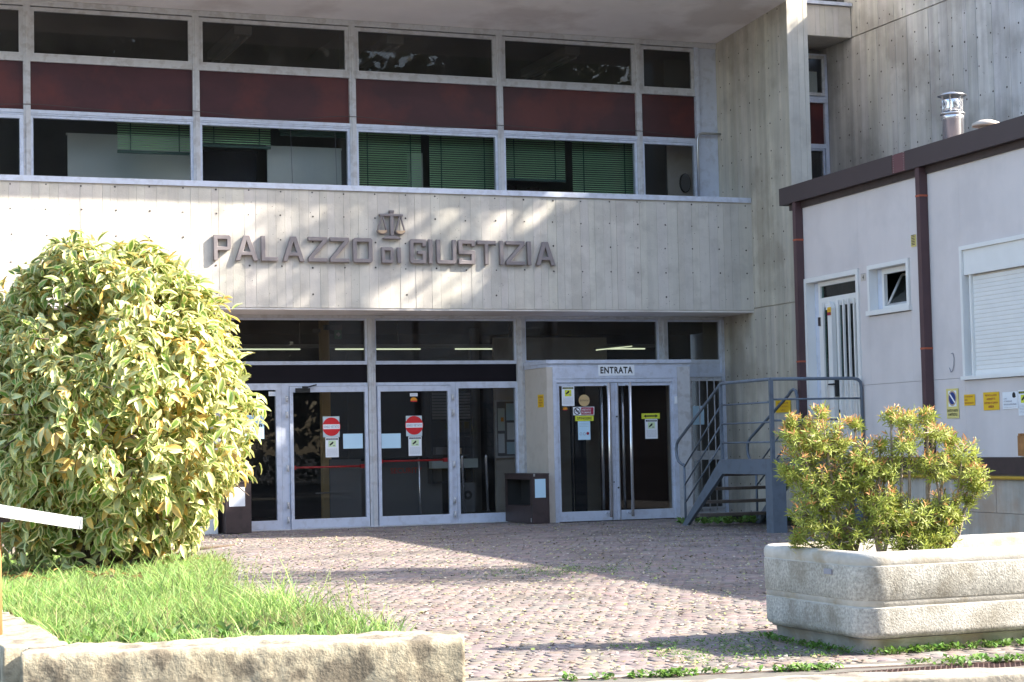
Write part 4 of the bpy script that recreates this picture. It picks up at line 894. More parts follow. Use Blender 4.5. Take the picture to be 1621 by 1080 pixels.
# the drain line in front
front_y = lambda x: 9.30 - .215*(x-3.0)
keep &= ST_[:, 1] > front_y(ST_[:, 0]) + .15
ST_ = ST_[keep]; fwd = fwd[keep]; pxx = pxx[keep]
hump = .02*np.sin(ST_[:,0]*.6)*np.sin(ST_[:,1]*.45)
ct = np.stack([rs.normal(1, .13, len(ST_)), rs.normal(1, .10, len(ST_)), rs.normal(1, .12, len(ST_))], 1)
base_t = rs.uniform(.88, 1.10, len(ST_))[:, None]; redd = rs.uniform(0, 1, len(ST_))[:, None]
tone = base_t*(np.array([1.0, 1.0, 1.02]) + redd*np.array([.07, -.05, -.07])) * (1+.25*(ct-1))
def stone_arrays(S, tone, local=False):
    n = len(S); w = S[:, 2]/2; d = S[:, 3]/2; z = S[:, 4]; a = S[:, 5]
    sx = np.array([-1, 1, 1, -1]); sy = np.array([-1, -1, 1, 1])
    jit = rs.normal(0, .006, (n, 4, 2))
    bx_ = (sx[None]*w[:, None])[..., None]; by_ = (sy[None]*d[:, None])[..., None]
    bot = np.concatenate([bx_, by_], 2)+jit; top = bot*.88
    ca, sa = np.cos(a)[:, None], np.sin(a)[:, None]
    def tr(p, zz):
        X = p[..., 0]*ca-p[..., 1]*sa; Y_ = p[..., 0]*sa+p[..., 1]*ca
        if not local: X = X+S[:, 0:1]; Y_ = Y_+S[:, 1:2]
        return np.stack([X, Y_, zz], 2)
    zt = z[:, None]+rs.normal(0, .0011, (n, 4))
    mid = bot*.96
    v = np.concatenate([tr(bot, np.full((n, 4), -.009)), tr(mid, zt-.0022), tr(top, zt)], 1)   # n,12,3
    f = []
    for k in range(4):
        l = (k+1) % 4; f.append((k, l, 4+l, 4+k)); f.append((4+k, 4+l, 8+l, 8+k))
    f.append((8, 9, 10, 11)); f = np.array(f)
    return v, f
def np_mesh(name, v, f, tone_f, material, smooth=False):
    """v (n,k,3), f (m,q) per item, tone (n,3) or (n,m,3)"""
    n, k, _ = v.shape; me = bpy.data.meshes.new(name)
    F = (f[None]+(np.arange(n)*k)[:, None, None]).reshape(-1, f.shape[1])
    me.vertices.add(n*k); me.vertices.foreach_set('co', v.reshape(-1).astype(np.float32))
    me.loops.add(F.size); me.loops.foreach_set('vertex_index', F.reshape(-1).astype(np.int32))
    me.polygons.add(len(F)); me.polygons.foreach_set('loop_start', np.arange(0, F.size, f.shape[1]).astype(np.int32))
    me.update(calc_edges=True)
    if tone_f is not None:
        if tone_f.ndim == 2: tone_f = np.repeat(tone_f[:, None, :], f.shape[0], 1)
        c = np.repeat(tone_f.reshape(-1, 3), f.shape[1], 0); c = np.concatenate([c, np.ones((len(c), 1))], 1)
        at = me.color_attributes.new('tone', 'FLOAT_COLOR', 'CORNER'); at.data.foreach_set('color', c.reshape(-1).astype(np.float32))
    if smooth: me.polygons.foreach_set('use_smooth', [True]*len(F))
    me.materials.append(material); me.validate(); return me
order = np.argsort(fwd + 100*((pxx < 700) | (pxx > 1240)))
near = order[:300]; far = order[300:]
v, f = stone_arrays(ST_[far], tone[far]); me = np_mesh('stone_field', v, f, tone[far], M['stone'])
o = part('stone_field', me, None, paving, kind='stuff')
variants = []
for i in range(10):
    q = ST_[near[i:i+1]].copy(); q[:, 4] = 0; q[:, 5] = 0; v, f = stone_arrays(q, None, True); variants.append(np_mesh('stone', v, f, tone[near[i:i+1]], M['stone']))
for i, k in enumerate(near):
    o = _link('stone', variants[i % 10], paving); o.location = (ST_[k, 0], ST_[k, 1], ST_[k, 4]); o.rotation_euler = (rs.normal(0, .006), rs.normal(0, .006), ST_[k, 5])
# ================================================================== rough stone blocks
def block(w, d, h, seed, amp=.018, cuts=22, rnd=.016, xo=0., ends='lr'):
    bm = bmesh.new(); bmesh.ops.create_cube(bm, size=1)
    bmesh.ops.subdivide_edges(bm, edges=bm.edges[:], cuts=cuts, use_grid_fill=True)
    for vv in bm.verts:
        p = vv.co; q = Vector((p.x*w, p.y*d, p.z*h))
        # soften edges
        ex = 0; ey = max(0, abs(q.y)-(d/2-rnd)); ez = max(0, abs(q.z)-(h/2-rnd))
        e = math.sqrt(ex*ex+ey*ey+ez*ez)
        if e > rnd:
            k = rnd/e; q = Vector(((w/2-rnd+ex*k)*math.copysign(1, q.x) if ex else q.x, (d/2-rnd+ey*k)*math.copysign(1, q.y) if ey else q.y, (h/2-rnd+ez*k)*math.copysign(1, q.z) if ez else q.z))
        s = q+Vector((xo, seed//20*5.3, 0))
        dsp = noise.noise(Vector((s.x*4,s.y*4,s.z*4)))*amp*1.2 + noise.noise(s*12)*amp*.6 + noise.noise(s*30)*amp*.5
        dr = Vector((0, q.y/d, q.z/h)); dr = dr.normalized() if dr.length > 1e-6 else Vector((0,0,1)); vv.co = q + dr*(dsp*(.8))
    bm.normal_update(); bmesh.ops.delete(bm, geom=[f for f in bm.faces if (f.normal.x < -.9 and 'l' not in ends) or (f.normal.x > .9 and 'r' not in ends)], context='FACES_ONLY')
    me = bpy.data.meshes.new('stone_block'); bm.to_mesh(me); bm.free()
    me.polygons.foreach_set('use_smooth', [True]*len(me.polygons)); return me
def stone_run(root, p0, p1, thick, h, zc, n, seed, m, amp=.018, name='stone_block', out=1):
    p0 = Vector(p0); p1 = Vector(p1); L = (p1-p0).length; ang = math.atan2(p1.y-p0.y, p1.x-p0.x)
    cuts_ = [0]; rr = random.Random(seed)
    ws = [rr.uniform(.85, 1.2) for _ in range(n)]; tot = sum(ws); x = 0
    for i, w_ in enumerate(ws):
        w = w_/tot*L; me = block(w, thick, h, seed, amp, xo=x+w/2, ends=('l' if i == 0 else '')+('r' if i == n-1 else '')); me.materials.append(m)
        mid = p0+(p1-p0).normalized()*(x+w/2); nrm = Vector((-math.sin(ang), math.cos(ang), 0))
        o = _link(name, me, root); o.location = Vector((mid.x, mid.y, zc)) + nrm*thick/2*out - FR[root.name]; o.rotation_euler = (0, 0, ang); x += w
GW = thing('low_stone_wall', 'low weathered limestone wall around the grass bed in the foreground', 'wall', (1.9, 8.3, 0))
stone_run(GW, (.93, 8.27, 0), (2.80, 7.86, 0), .38, .80, -.025, 5, 3, M['lime_stone'])
stone_run(GW, (1.20, 8.66, 0), (1.02, 13.5, 0), .30, .80, -.03, 6, 23, M['lime_stone'])
# kerb to the right of the wall and drain grate --------------------------------------
KB = thing('kerb', 'pale stone kerb running along the street edge to the right of the low wall', 'kerb', (5, 8.4, 0))
K0 = Vector((2.86, 8.98, 0)); K1 = Vector((8.6, 7.78, 0)); kd = (K1-K0).normalized(); kn = Vector((-kd.y, kd.x, 0))
stone_run(KB, K0-kn*.30, K1-kn*.30, .30, .22, -.105, 7, 41, M['curb'], .010, 'kerb_stone')
GT = thing('drain_grate', 'long rusty steel drain grate between the paving and the stone kerb', 'drain grate', (5, 8.5, 0))
o = part('channel', MB().add([tuple(K0+kn*a+Vector((0,0,z))) for a in (0.002, .275) for z in (-.09,)]+[tuple(K1+kn*a+Vector((0,0,-.09))) for a in (.275, .002)], [(0,3,2,1)]), M['black'], GT)
mb = MB(); L = (K1-K0).length
def kbox(m, s0, s1, a0, a1, z0, z1):
    vs = []
    for z in (z0, z1):
        for (s, a) in ((s0, a0), (s1, a0), (s1, a1), (s0, a1)): p = K0+kd*s+kn*a; vs.append((p.x, p.y, z))
    m.add(vs, [(3,2,1,0),(4,5,6,7),(0,1,5,4),(1,2,6,5),(2,3,7,6),(3,0,4,7)])
kbox(mb, 0, L, .002, .020, -.09, -.004); kbox(mb, 0, L, .255, .275, -.09, -.004); part('edge_rail', mb, M['grate'], GT)
mb = MB(); s = .02
while s < L:
    for sg in (0, 1):
        vs = []
        for z in (-.03, -.008):
            for (ds, a) in ((0, .021), (.007, .021), (.107, .254), (.10, .254)):
                d_ = ds if sg == 0 else .107-ds
                p = K0+kd*(s+d_)+kn*a; vs.append((p.x, p.y, z-.0006*sg))
        fs = [(3,2,1,0),(4,5,6,7),(0,1,5,4),(1,2,6,5),(2,3,7,6),(3,0,4,7)]
        if sg: fs = [tuple(reversed(q)) for q in fs]
        mb.add(vs, fs)
    s += .030
part('grate_bars', mb, M['grate'], GT, kind='stuff')
mb = MB(); kbox(mb, 0, L, .277, .36, -.1, -.001); solo('paving_edge', mb, M['curb'], kind='structure')

# ================================================================== planter
def rrect(x0, x1, y0, y1, r, off=0, n=7):
    pts = []; 
    for (cx, cy, a0) in ((x1-r, y1-r, 0), (x0+r, y1-r, 90), (x0+r, y0+r, 180), (x1-r, y0+r, 270)):
        for k in range(n+1):
            a = R(a0+90*k/n); pts.append((cx+(r+off)*math.cos(a), cy+(r+off)*math.sin(a)))
    return pts
def ring_loft(rings, close_last=False):
    m = MB(); n = len(rings[0][0])
    for pts, z in rings: m.v += [(x, y, z) for x, y in pts]
    for i in range(len(rings)-1):
        for k in range(n):
            a = i*n+k; b = i*n+(k+1) % n; m.f.append((a, b, b+n, a+n)); m.c.append(None); m.sm.append(True)
    if close_last: m.f.append(tuple(len(m.v)-n+k for k in range(n))); m.c.append(None); m.sm.append(False)
    return m
PX0, PX1, PY0, PY1, PR = 5.62, 7.75, 9.10, 10.34, .15
PLM = Matrix.Identity(4)
PT = thing('concrete_planter', 'big rounded exposed aggregate concrete planter with smooth rim and groove', 'planter', (6.6, 9.7, 0))
rr = lambda off, z: (rrect(PX0, PX1, PY0, PY1, PR, off), z)
body = ring_loft([rr(-.045, .085), rr(-.008, .105), rr(0, .13), rr(.002, .262)])
part('lower_body', body, M['planter'], PT)
part('groove_band', ring_loft([rr(.0022, .262), rr(-.006, .266), rr(-.007, .272), rr(-.001, .276), rr(-.001, .300), rr(.0, .304)]), M['planter_s'], PT)
body = ring_loft([rr(.0, .3042), rr(.006, .309), rr(.008, .495)]); part('upper_body', body, M['planter'], PT)
part('rim', ring_loft([rr(.008, .4952), rr(.002, .499), rr(.004, .504), rr(.008, .515), rr(.008, .545), rr(.0, .565), rr(-.02, .576), rr(-.06, .576), rr(-.075, .566), rr(-.082, .54), rr(-.09, .40)]), M['planter_s'], PT)
part('base', ring_loft([rr(-.085, -.02), rr(-.07, .0), rr(-.055, .086), rr(-.03, .0865)]), M['planter_s'], PT)
part('label_clip', MB().box(5.60, 5.611, 9.42, 9.50, .44, .47), M['ink_grey'], PT)
sp = ring_loft([rr(-.088, .49), rr(-.20, .495)], True); solo('planter_soil', sp, M['soil'], 'dark soil filling the big concrete planter', 'soil', (6.6, 9.7, .49))

# ================================================================== signboard on a rusty post at the left edge
SB = thing('tilted_signboard', 'white tilted board on a rusty post at the left picture edge', 'signboard', (.89, 9.3, .37))
m = MB(); a = -.199
def tb(x, z): return (x, z)
P0 = [(.28, 1.062), (1.318, .862), (1.330, .915), (.292, 1.122)]
m.prism_xz(P0, 9.22, 9.40); part('board', m, M['whitepaint'], SB)
part('end_cap', MB().prism_xz([(1.319, .8600), (1.333, .8645), (1.3345, .9180), (1.3305, .9165)], 9.217, 9.403), M['alu_dirty'], SB)
part('bracket', MB().box(.80, 1.0, 9.27, 9.33, .905, .93), M['brown'], SB)
part('post', MB().tube([(.932, 9.32, .3), (.926, 9.32, .95)], .035, 12), M['rustypost'], SB)
# ================================================================== foliage tools
def unit(a): return a/np.maximum(np.linalg.norm(a, axis=-1, keepdims=True), 1e-9)
def place(tmpl, p, d, nrm, s):
    """tmpl (k,3): x across, y along, z up ; p,d,nrm (n,3)"""
    d = unit(d); side = unit(np.cross(d, nrm)); up = np.cross(side, d)
    return p[:, None, :] + s[:, None, None]*(tmpl[None, :, 0:1]*side[:, None] + tmpl[None, :, 1:2]*d[:, None] + tmpl[None, :, 2:3]*up[:, None])
# variegated leaf: inner blade + pale margin, folded and drooping
ts = [0, .18, .42, .68, .88, 1.0]; wo = [.03, .15, .205, .175, .085, .0]; wi = [.015, .085, .135, .105, .04, .0]
LV = []
def lz(x, t): return abs(x)*.55 - .28*t*t
for t, w in zip(ts, wo): LV.append((-w, t, lz(w, t)+.02*math.sin(t*11)))
for t, w in zip(ts, wi): LV.append((-w, .06+t*.86, lz(w, t)))
for t in ts: LV.append((0, .04+t*.90, lz(0, t)-.0))
for t, w in zip(ts, wi): LV.append((w, .06+t*.86, lz(w, t)))
for t, w in zip(ts, wo): LV.append((w, t, lz(w, t)+.02*math.sin(t*9+1)))
LV = np.array(LV); LF = []; LZ = []
for c in range(4):
    for i in range(5):
        LF.append((c*6+i, c*6+i+1, (c+1)*6+i+1, (c+1)*6+i)); LZ.append(0 if c in (0, 3) else 1)
LF = np.array(LF); LZ = np.array(LZ)
def variegated(n, yellow):
    k = rng.uniform(0, 1, n)
    green = np.array([.24, .36, .075]) * rng.uniform(.55, 1.25, (n, 1)) * (1+rng.normal(0, .06, (n, 3)))
    cream = np.array([.76, .74, .33]) * rng.uniform(.75, 1.12, (n, 1)) * (1+rng.normal(0, .04, (n, 3)))
    isy = rng.uniform(0, 1, n) < yellow
    och = np.array([.74, .50, .14])*rng.uniform(.7, 1.2, (n, 1))
    green[isy] = och[isy]; cream[isy] = och[isy]*1.1+.04
    pale = rng.uniform(0, 1, n) < .42; green[pale] = green[pale]*.35+np.array([.80, .82, .46])*.65
    return np.where(LZ[None, :, None] == 1, green[:, None, :], cream[:, None, :])
LUMPS = [(np.array([2.26, 14.10, 1.50]), np.array([.96, .96, 1.22]), 7600, .13),
         (np.array([1.30, 14.95, 1.30]), np.array([.92, .92, 1.18]), 2300, .22),
         (np.array([2.50, 13.85, 1.38]), np.array([.78, .78, .80]), 900, .18)]
def bush_points(c, r, n, depth=(.72, 1.04)):
    d = unit(rng.normal(0, 1, (n, 3))); d[:, 2] = np.where(d[:, 2] < -.75, -d[:, 2], d[:, 2])
    rad = rng.beta(4, 1.3, n)*(depth[1]-depth[0])+depth[0]
    lump = np.array([noise.noise(Vector((*(q*2.6+c),)))*.16 + noise.noise(Vector((*(q*6+c),)))*.07 for q in d])
    taper = np.where(d[:, 2] < -.2, 1-.25*np.clip(-d[:, 2]-.2, 0, 1), 1.)
    p = c+d*r*(rad+lump)[:, None]*np.stack([taper, taper, np.ones(n)], 1)
    return p, unit(d/r)
SH = thing('variegated_shrub', 'large rounded shrub with cream edged green and yellow leaves on the grass bed', 'shrub', (2.3, 14.1, .33))
Pp, Dd, Tn = [], [], []
for c, r, n, y in LUMPS:
    p, d = bush_points(c, r, n); gap = np.array([noise.noise(Vector((*(q*3.3),))) for q in p]); ok = (p[:, 2] > .38) & (gap < rng.uniform(.06, .42, len(p))) & ((p[:, 2] > .50) | (rng.uniform(0, 1, len(p)) < .6)); p = p[ok]; d = d[ok]; Pp.append(p); Dd.append(d); Tn.append(variegated(len(p), y))
Pp = np.concatenate(Pp); Dd = np.concatenate(Dd); Tn = np.concatenate(Tn)
# whorls: each point carries the leaf and two neighbours
k3 = 2
Pp = np.repeat(Pp, k3, 0)+rng.normal(0, .022, (len(Pp)*k3, 3)); Dd = np.repeat(Dd, k3, 0); Tn = np.repeat(Tn, k3, 0)*rng.uniform(.75, 1.15, (len(Tn)*k3, 1, 1))
n = len(Pp)
ax = unit(Dd*.45+rng.normal(0, .52, (n, 3))+np.array([.06, -.06, -.42])); nm = unit(Dd*.75+rng.normal(0, .40, (n, 3))+np.array([0, 0, .6]))
sz = rng.uniform(.060, .138, n)
V = place(LV, Pp, ax, nm, sz)
# 300 leaves that face the camera and lie nearest are separate parts
score = (Pp @ np.array([_F.x, _F.y, 0])) - Dd[:, 2]*0 + rng.uniform(0, .5, n) + 5*(Pp[:, 2] < .7)
px_ = 810+2957*(Pp @ np.array([_R.x, _R.y, 0]))/(Pp @ np.array([_F.x, _F.y, 0])); score += 10*(px_ < 5)
idx = np.argsort(score); single = idx[:300]; rest = idx[300:]
me = np_mesh('foliage', V[rest], LF, Tn[rest], M['leafv'], True); part('foliage', me, None, SH, kind='stuff')
for i in single:
    me = np_mesh('leaf', V[i:i+1]-Pp[i], LF, Tn[i:i+1], M['leafv'], True); o = _link('leaf', me, SH); o.location = Vector(Pp[i])-FR[SH.name]
# stems and inner twigs
mb = MB()
rq = random.Random(5)
for i in range(26):
    b = Vector((2.25+rq.uniform(-.35, .35), 14.1+rq.uniform(-.3, .3), .25)); a = rq.uniform(0, 6.28); e = rq.uniform(.35, 1.25)
    tip = b+Vector((math.cos(a)*math.cos(e), math.sin(a)*math.cos(e), math.sin(e)))*rq.uniform(.5, .85)
    mid = (b+tip)/2+Vector((rq.uniform(-.1, .1), rq.uniform(-.1, .1), .12)); mb.tube([b, mid, tip], [.022, .014, .006], 6)
for i in range(150):
    a = rq.uniform(0, 6.28); e = rq.uniform(-.5, 1.2); rr_ = rq.uniform(.55, .9); c = Vector((2.3, 14.1, 1.4))
    p = c+Vector((math.cos(a)*math.cos(e)*1.1, math.sin(a)*math.cos(e)*1.1, math.sin(e)*1.3))*rr_
    q = p+(p-c).normalized()*.10+Vector((rq.uniform(-.1, .1), rq.uniform(-.1, .1), rq.uniform(-.1, .05))); mb.tube([p, q], [.007, .003], 5)
part('stems', mb, M['bark'], SH, kind='stuff')
# inner shaded foliage
n = 9000; d = unit(rng.normal(0, 1, (n, 3))); p = np.array([2.15, 14.2, 1.32])+d*np.array([1.15, 1.0, 1.48])*(rng.uniform(.2, .76, n)[:, None]); p = p[p[:, 2] > .36]; n = len(p)
V = place(LV, p, rng.normal(0, 1, (n, 3)), rng.normal(0, 1, (n, 3)), rng.uniform(.08, .13, n)); t_ = variegated(n, .25)
part('inner_foliage', np_mesh('inner_foliage', V, LF, t_, M['leafv'], True), None, SH, kind='stuff')

# ================================================================== planter shrub (narrow leaves, pink tips)
PS = thing('planter_shrub', 'light green shrub with pink tipped shoots growing in the concrete planter', 'shrub', (6.4, 9.7, .49))
cen = np.array([6.13, 9.60, 0.]); Rv = np.array([_R.x, _R.y, 0]); Fv = unit(np.array([[_F.x, _F.y, 0]]))[0]
d0 = cen @ Fv; PPM = 2957/d0
def from_px(x, y, dep=0.):      # shrub laid out in its own upright plane through the planter
    lat_ = ((x-810)/2957*(d0)) - (cen @ Rv); return cen + Rv*lat_ + Fv*dep + np.array([0, 0, 1.23-(y-690+.0212*(x-1395))/PPM])
BL = [(1290,690,62,40,.26),(1275,735,46,50,.24),(1320,705,40,30,.2),(1300,775,60,46,.28),(1345,760,48,46,.25),(1275,815,40,30,.2),(1330,830,62,28,.25),
      (1400,742,40,26,.22),(1385,800,50,40,.25),(1440,664,34,22,.2),(1425,705,30,30,.2),(1478,684,34,20,.2),(1412,655,14,14,.08),(1468,655,12,12,.08),(1505,695,14,12,.1),(1390,700,10,14,.06),(1250,665,12,12,.08),(1300,650,14,10,.1),(1475,735,52,30,.22),(1520,715,34,24,.18),(1530,750,32,26,.18),(1550,768,18,18,.12),
      (1440,812,60,30,.25),(1490,800,42,26,.2),(1410,842,56,22,.2),(1470,838,34,20,.18),(1510,815,22,16,.12),(1250,685,22,20,.14),(1365,745,30,30,.2),(1530,788,10,8,.05),(1356,667,16,10,.08),(1320,858,60,14,.22),(1440,856,78,16,.2),(1480,840,50,22,.2),(1260,850,24,16,.15),(1395,800,40,40,.25),(1360,725,36,34,.22),(1240,742,14,12,.1)]
lt = np.array([(-.11, .35, .02), (0, 0, 0), (0, .5, .04), (.11, .35, .02), (0, 1.0, -.10), (-.10, .7, .0), (.10, .7, .0)])
LT_V = np.array([(0, 0, 0), (-.10, .40, .03), (0, .42, 0), (.10, .40, .03), (-.075, .74, .0), (0, .76, -.03), (.075, .74, .0), (0, 1.05, -.12)])
LT_F = np.array([(0, 2, 1, 1), (0, 3, 2, 2), (1, 2, 5, 4), (2, 3, 6, 5), (4, 5, 7, 7), (5, 6, 7, 7)])
LT_Q = np.array([(0, 2, 5, 1), (0, 3, 6, 2), (2, 6, 7, 5), (1, 5, 7, 4)])
sprP, sprD, tipf = [], [], []
mbb = MB(); rq = random.Random(9)
roots = [np.array([6.02, 9.55, .48]), np.array([6.22, 9.62, .48]), np.array([5.95, 9.75, .48]), np.array([6.45, 9.60, .48])]
for (x, y, rx, ry, dr) in BL:
    c = from_px(x, y); dep = rq.uniform(-.05, .05); c = c+Fv*dep
    n = int(15+rx*ry*.040); q = unit(rng.normal(0, 1, (n, 3)))*(rng.uniform(.35, 1, (n, 1)))
    pts = c + q[:, :1]*Rv*rx/PPM + q[:, 1:2]*np.array([0, 0, 1])*ry/PPM + q[:, 2:3]*Fv*dr
    ok = pts[:, 2] > .50; pts = pts[ok]; q = q[ok]
    sprP.append(pts); dirs = unit((pts-c)*1.2+np.array([0, 0, .10])+rng.normal(0, .05, pts.shape)); sprD.append(dirs)
    hgt = (pts[:, 2]-.5)/.9; tipf.append(np.clip(q[:, 1]*.75+hgt*.55-.10, 0, 1))
    r0 = Vector(roots[min(range(4), key=lambda i: abs((roots[i]-c) @ Rv))]); C = Vector(c)
    m1 = r0.lerp(C, .5)+Vector((rq.uniform(-.05, .05), rq.uniform(-.05, .05), -.03)); mbb.tube([r0, m1, C], [.014, .010, .005], 6)
    for k in range(0, len(pts), 5): mbb.tube([C, Vector(pts[k])], [.005, .0025], 4)
sprP = np.concatenate(sprP); sprD = np.concatenate(sprD); tipf = np.concatenate(tipf)
K = 13; n = len(sprP)
P2 = np.repeat(sprP, K, 0); D2 = np.repeat(sprD, K, 0); tf = np.repeat(tipf, K); ki = np.tile(np.arange(K), n)
ang = ki*2.4+np.repeat(rng.uniform(0, 6, n), K); a1 = unit(np.cross(D2, np.array([.3, .2, .9]))); a2 = np.cross(D2, a1)
rad = a1*np.cos(ang)[:, None]+a2*np.sin(ang)[:, None]
sprd = .35+.75*(ki/K); lax = unit(D2*(1.1-sprd)[:, None]+rad*sprd[:, None]+rng.normal(0, .12, P2.shape))
P2 = P2 - D2*(ki/K*.055)[:, None]
V = place(LT_V, P2, lax, unit(D2+rad*.2), rng.uniform(.026, .047, len(P2)))
grn = np.array([.30, .38, .07])*rng.uniform(.6, 1.35, (len(P2), 1)); yel = np.array([.62, .57, .15]); pink = np.array([.68, .34, .14])
kk = rng.uniform(0, 1, (len(P2), 1)); col = grn*(1-kk*.45)+yel*kk*.45
pk = ((tf > .42) & (ki < 5) & (rng.uniform(0, 1, len(P2)) < .55)) | (rng.uniform(0, 1, len(P2)) < .01)
col[pk] = (pink*rng.uniform(.75, 1.25, (pk.sum(), 1)))
part('foliage', np_mesh('foliage', V, LT_Q, col, M['leafp'], True), None, PS, kind='stuff')
part('branches', mbb, M['bark_l'], PS)

# ================================================================== grass bed
bed = [(1.19, 8.72), (2.72, 8.30), (2.62, 9.2), (2.48, 10.2), (2.50, 11.4), (2.72, 12.6), (3.05, 13.6), (3.2, 15.2), (2.4, 16.8), (0, 17.2), (-2.5, 16.5), (-2.5, 13.4), (1.15, 13.4)]
from mathutils.geometry import intersect_point_tri_2d
bedn = np.array(bed)
def inside(p, poly):
    x, y = p[:, 0], p[:, 1]; c = np.zeros(len(p), bool); j = len(poly)-1
    for i in range(len(poly)):
        xi, yi = poly[i]; xj, yj = poly[j]
        c ^= ((yi > y) != (yj > y)) & (x < (xj-xi)*(y-yi)/(yj-yi+1e-12)+xi); j = i
    return c
mb = MB(); bot = [(x*1.0, y, -.02) for x, y in bed]; cx_, cy_ = 1.6, 12.5
ins = [(x+(cx_-x)*.07, y+(cy_-y)*.03) for x, y in bed]
nb = len(bed); mb.v = [(x, y, -.05) for x, y in bed]+[(x, y, .24) for x, y in bed]+[(x, y, .33) for x, y in ins]
for i in range(nb):
    j = (i+1) % nb; mb.f += [(i, j, j+nb, i+nb), (i+nb, j+nb, j+2*nb, i+2*nb)]; mb.c += [None]*2; mb.sm += [True]*2
mb.f.append(tuple(2*nb+i for i in range(nb))); mb.c.append(None); mb.sm.append(False)
solo('grass_bed', mb, M['soil'], kind='structure')
N_ = 95000; g = np.stack([rng.uniform(-1.2, 3.3, N_), rng.uniform(8.3, 17, N_)], 1); g = g[inside(g, bed)]
f_ = g[:, 0]*_F.x+g[:, 1]*_F.y; l_ = g[:, 0]*_R.x+g[:, 1]*_R.y; pxg = 810+2957*l_/f_; g = g[(pxg > -40) & (pxg < 800)]; n = len(g)
# denser near the camera
keep = rng.uniform(0, 1, n) < np.clip(1.6-(g[:, 1]-8.3)/9, .45, 1); g = g[keep]; n = len(g)
clump = np.array([noise.noise(Vector((a*1.7, b*1.7, 0)))*.5+.5 for a, b in g])
h = (.06+.20*clump*rng.uniform(.3, 1.2, n))*(1+.15*np.clip((g[:, 1]-10.5)/3, 0, .6))*(1-.45*np.clip((g[:, 1]-12.2)/1.5, 0, 1))*(1+.45*np.clip((g[:, 0]-1.9)/.8, 0, 1)); tall = rng.uniform(0, 1, n) < .03; h[tall] *= 1.5
edge_front = (g[:, 1] < 8.95+ -.0*g[:, 0]); h[edge_front] *= .65
lean = rng.normal(0, .42, (n, 2)); w = rng.uniform(.0018, .0042, n); az = rng.uniform(0, 6.28, n)
sx = np.cos(az)*w; sy = np.sin(az)*w
def gp(t, ww):
    x = g[:, 0]+lean[:, 0]*h*t**1.8; y = g[:, 1]+lean[:, 1]*h*t**1.8; z = .30+h*(t-.18*t*t)
    return np.stack([x-sx*ww, y-sy*ww, z], 1), np.stack([x+sx*ww, y+sy*ww, z], 1)
L0, R0 = gp(0, 1.); L1, R1 = gp(.4, 1.); L2, R2 = gp(.75, .7); L3, R3 = gp(1.0, .12)
V = np.stack([L0, R0, L1, R1, L2, R2, L3, R3], 1); GF = np.array([(0, 1, 3, 2), (2, 3, 5, 4), (4, 5, 7, 6)])
gc = np.array([.29, .43, .12])*(.65+.65*clump[:, None])*rng.uniform(.65, 1.35, (n, 1))*(1+rng.normal(0, .08, (n, 3))); dry = rng.uniform(0, 1, n) < .10+.25*(clump < .35); gc[dry] = np.array([.34, .30, .14])*rng.uniform(.7, 1.2, (dry.sum(), 1))
solo('grass', np_mesh('grass', V, GF, gc, M['grass'], True), None, kind='stuff')
# tall seed stems along the ragged edge of the bed
mb = MB()
for i in range(90):
    t = rq.uniform(0, 1); x = 2.62-.15*math.sin(t*3)+rq.gauss(0, .06); y = 8.6+4.0*t; hh = rq.uniform(.16, .34); lx, ly = rq.gauss(0, .05), rq.gauss(0, .05)
    mb.tube([(x, y, .26), (x+lx*.4, y+ly*.4, .28+hh*.55), (x+lx, y+ly, .28+hh)], [.0016, .0013, .001], 4, col=(.30, .40, .12))
    for k in range(5):
        u = .62+.09*k; p = Vector((x+lx*u, y+ly*u, .28+hh*u)); mb.tube([p, p+Vector((rq.gauss(0, .012), rq.gauss(0, .012), .016))], [.0028, .001], 4, col=(.42, .44, .20))
solo('seed_stems', mb, M['grass'], None, kind='stuff')
# dead leaves dropped under the shrub
n = 420; q = np.stack([rng.normal(2.35, .55, n), rng.normal(13.2, .7, n)], 1); q = q[inside(q, bed)]; n = len(q)
a = rng.uniform(0, 6.28, n); V = place(LV, np.concatenate([q, rng.uniform(.34, .42, (n, 1))], 1), np.stack([np.cos(a), np.sin(a), rng.normal(0, .2, n)], 1), np.tile(np.array([0, 0, 1.]), (n, 1))+rng.normal(0, .35, (n, 3)), rng.uniform(.05, .09, n))
solo('dead_leaves', np_mesh('dead_leaves', V, LF, np.array([.30, .19, .07])*rng.uniform(.5, 1.5, (n, 1)), M['leafv'], True), None, kind='stuff')
# broad leaf weeds in the grass and at the planter foot, kerb and paving joints
BLV = np.array([(0, 0, 0), (-.22, .3, .06), (0, .3, 0), (.22, .3, .06), (-.24, .65, .03), (0, .68, -.03), (.24, .65, .03), (0, 1.0, -.12)])
def weeds(name, pts, size, up, k, label=None):
    n = len(pts); P_ = np.repeat(pts, k, 0); m_ = len(P_); a = rng.uniform(0, 6.28, m_)
    dd = np.stack([np.cos(a), np.sin(a), rng.uniform(up[0], up[1], m_)], 1); P_ = P_+rng.normal(0, .012, P_.shape)*np.array([1, 1, .3]); P_[:, 2] += rng.uniform(0, .025, m_)
    V = place(BLV, P_, dd, np.tile(np.array([0, 0, 1.]), (m_, 1))+rng.normal(0, .3, (m_, 3)), rng.uniform(size[0], size[1], m_))
    c = np.array([.14, .26, .05])*rng.uniform(.55, 1.35, (m_, 1))*(1+rng.normal(0, .08, (m_, 3)))
    return solo(name, np_mesh(name, V, LT_Q, c, M['grass'], True), None, kind='stuff')
q = np.stack([rng.uniform(1.2, 2.7, 260), rng.uniform(8.7, 12, 260)], 1); q = q[inside(q, bed)]
weeds('broadleaf_weeds', np.concatenate([q, np.full((len(q), 1), .33)], 1), (.03, .075), (.4, 1.6), 6)
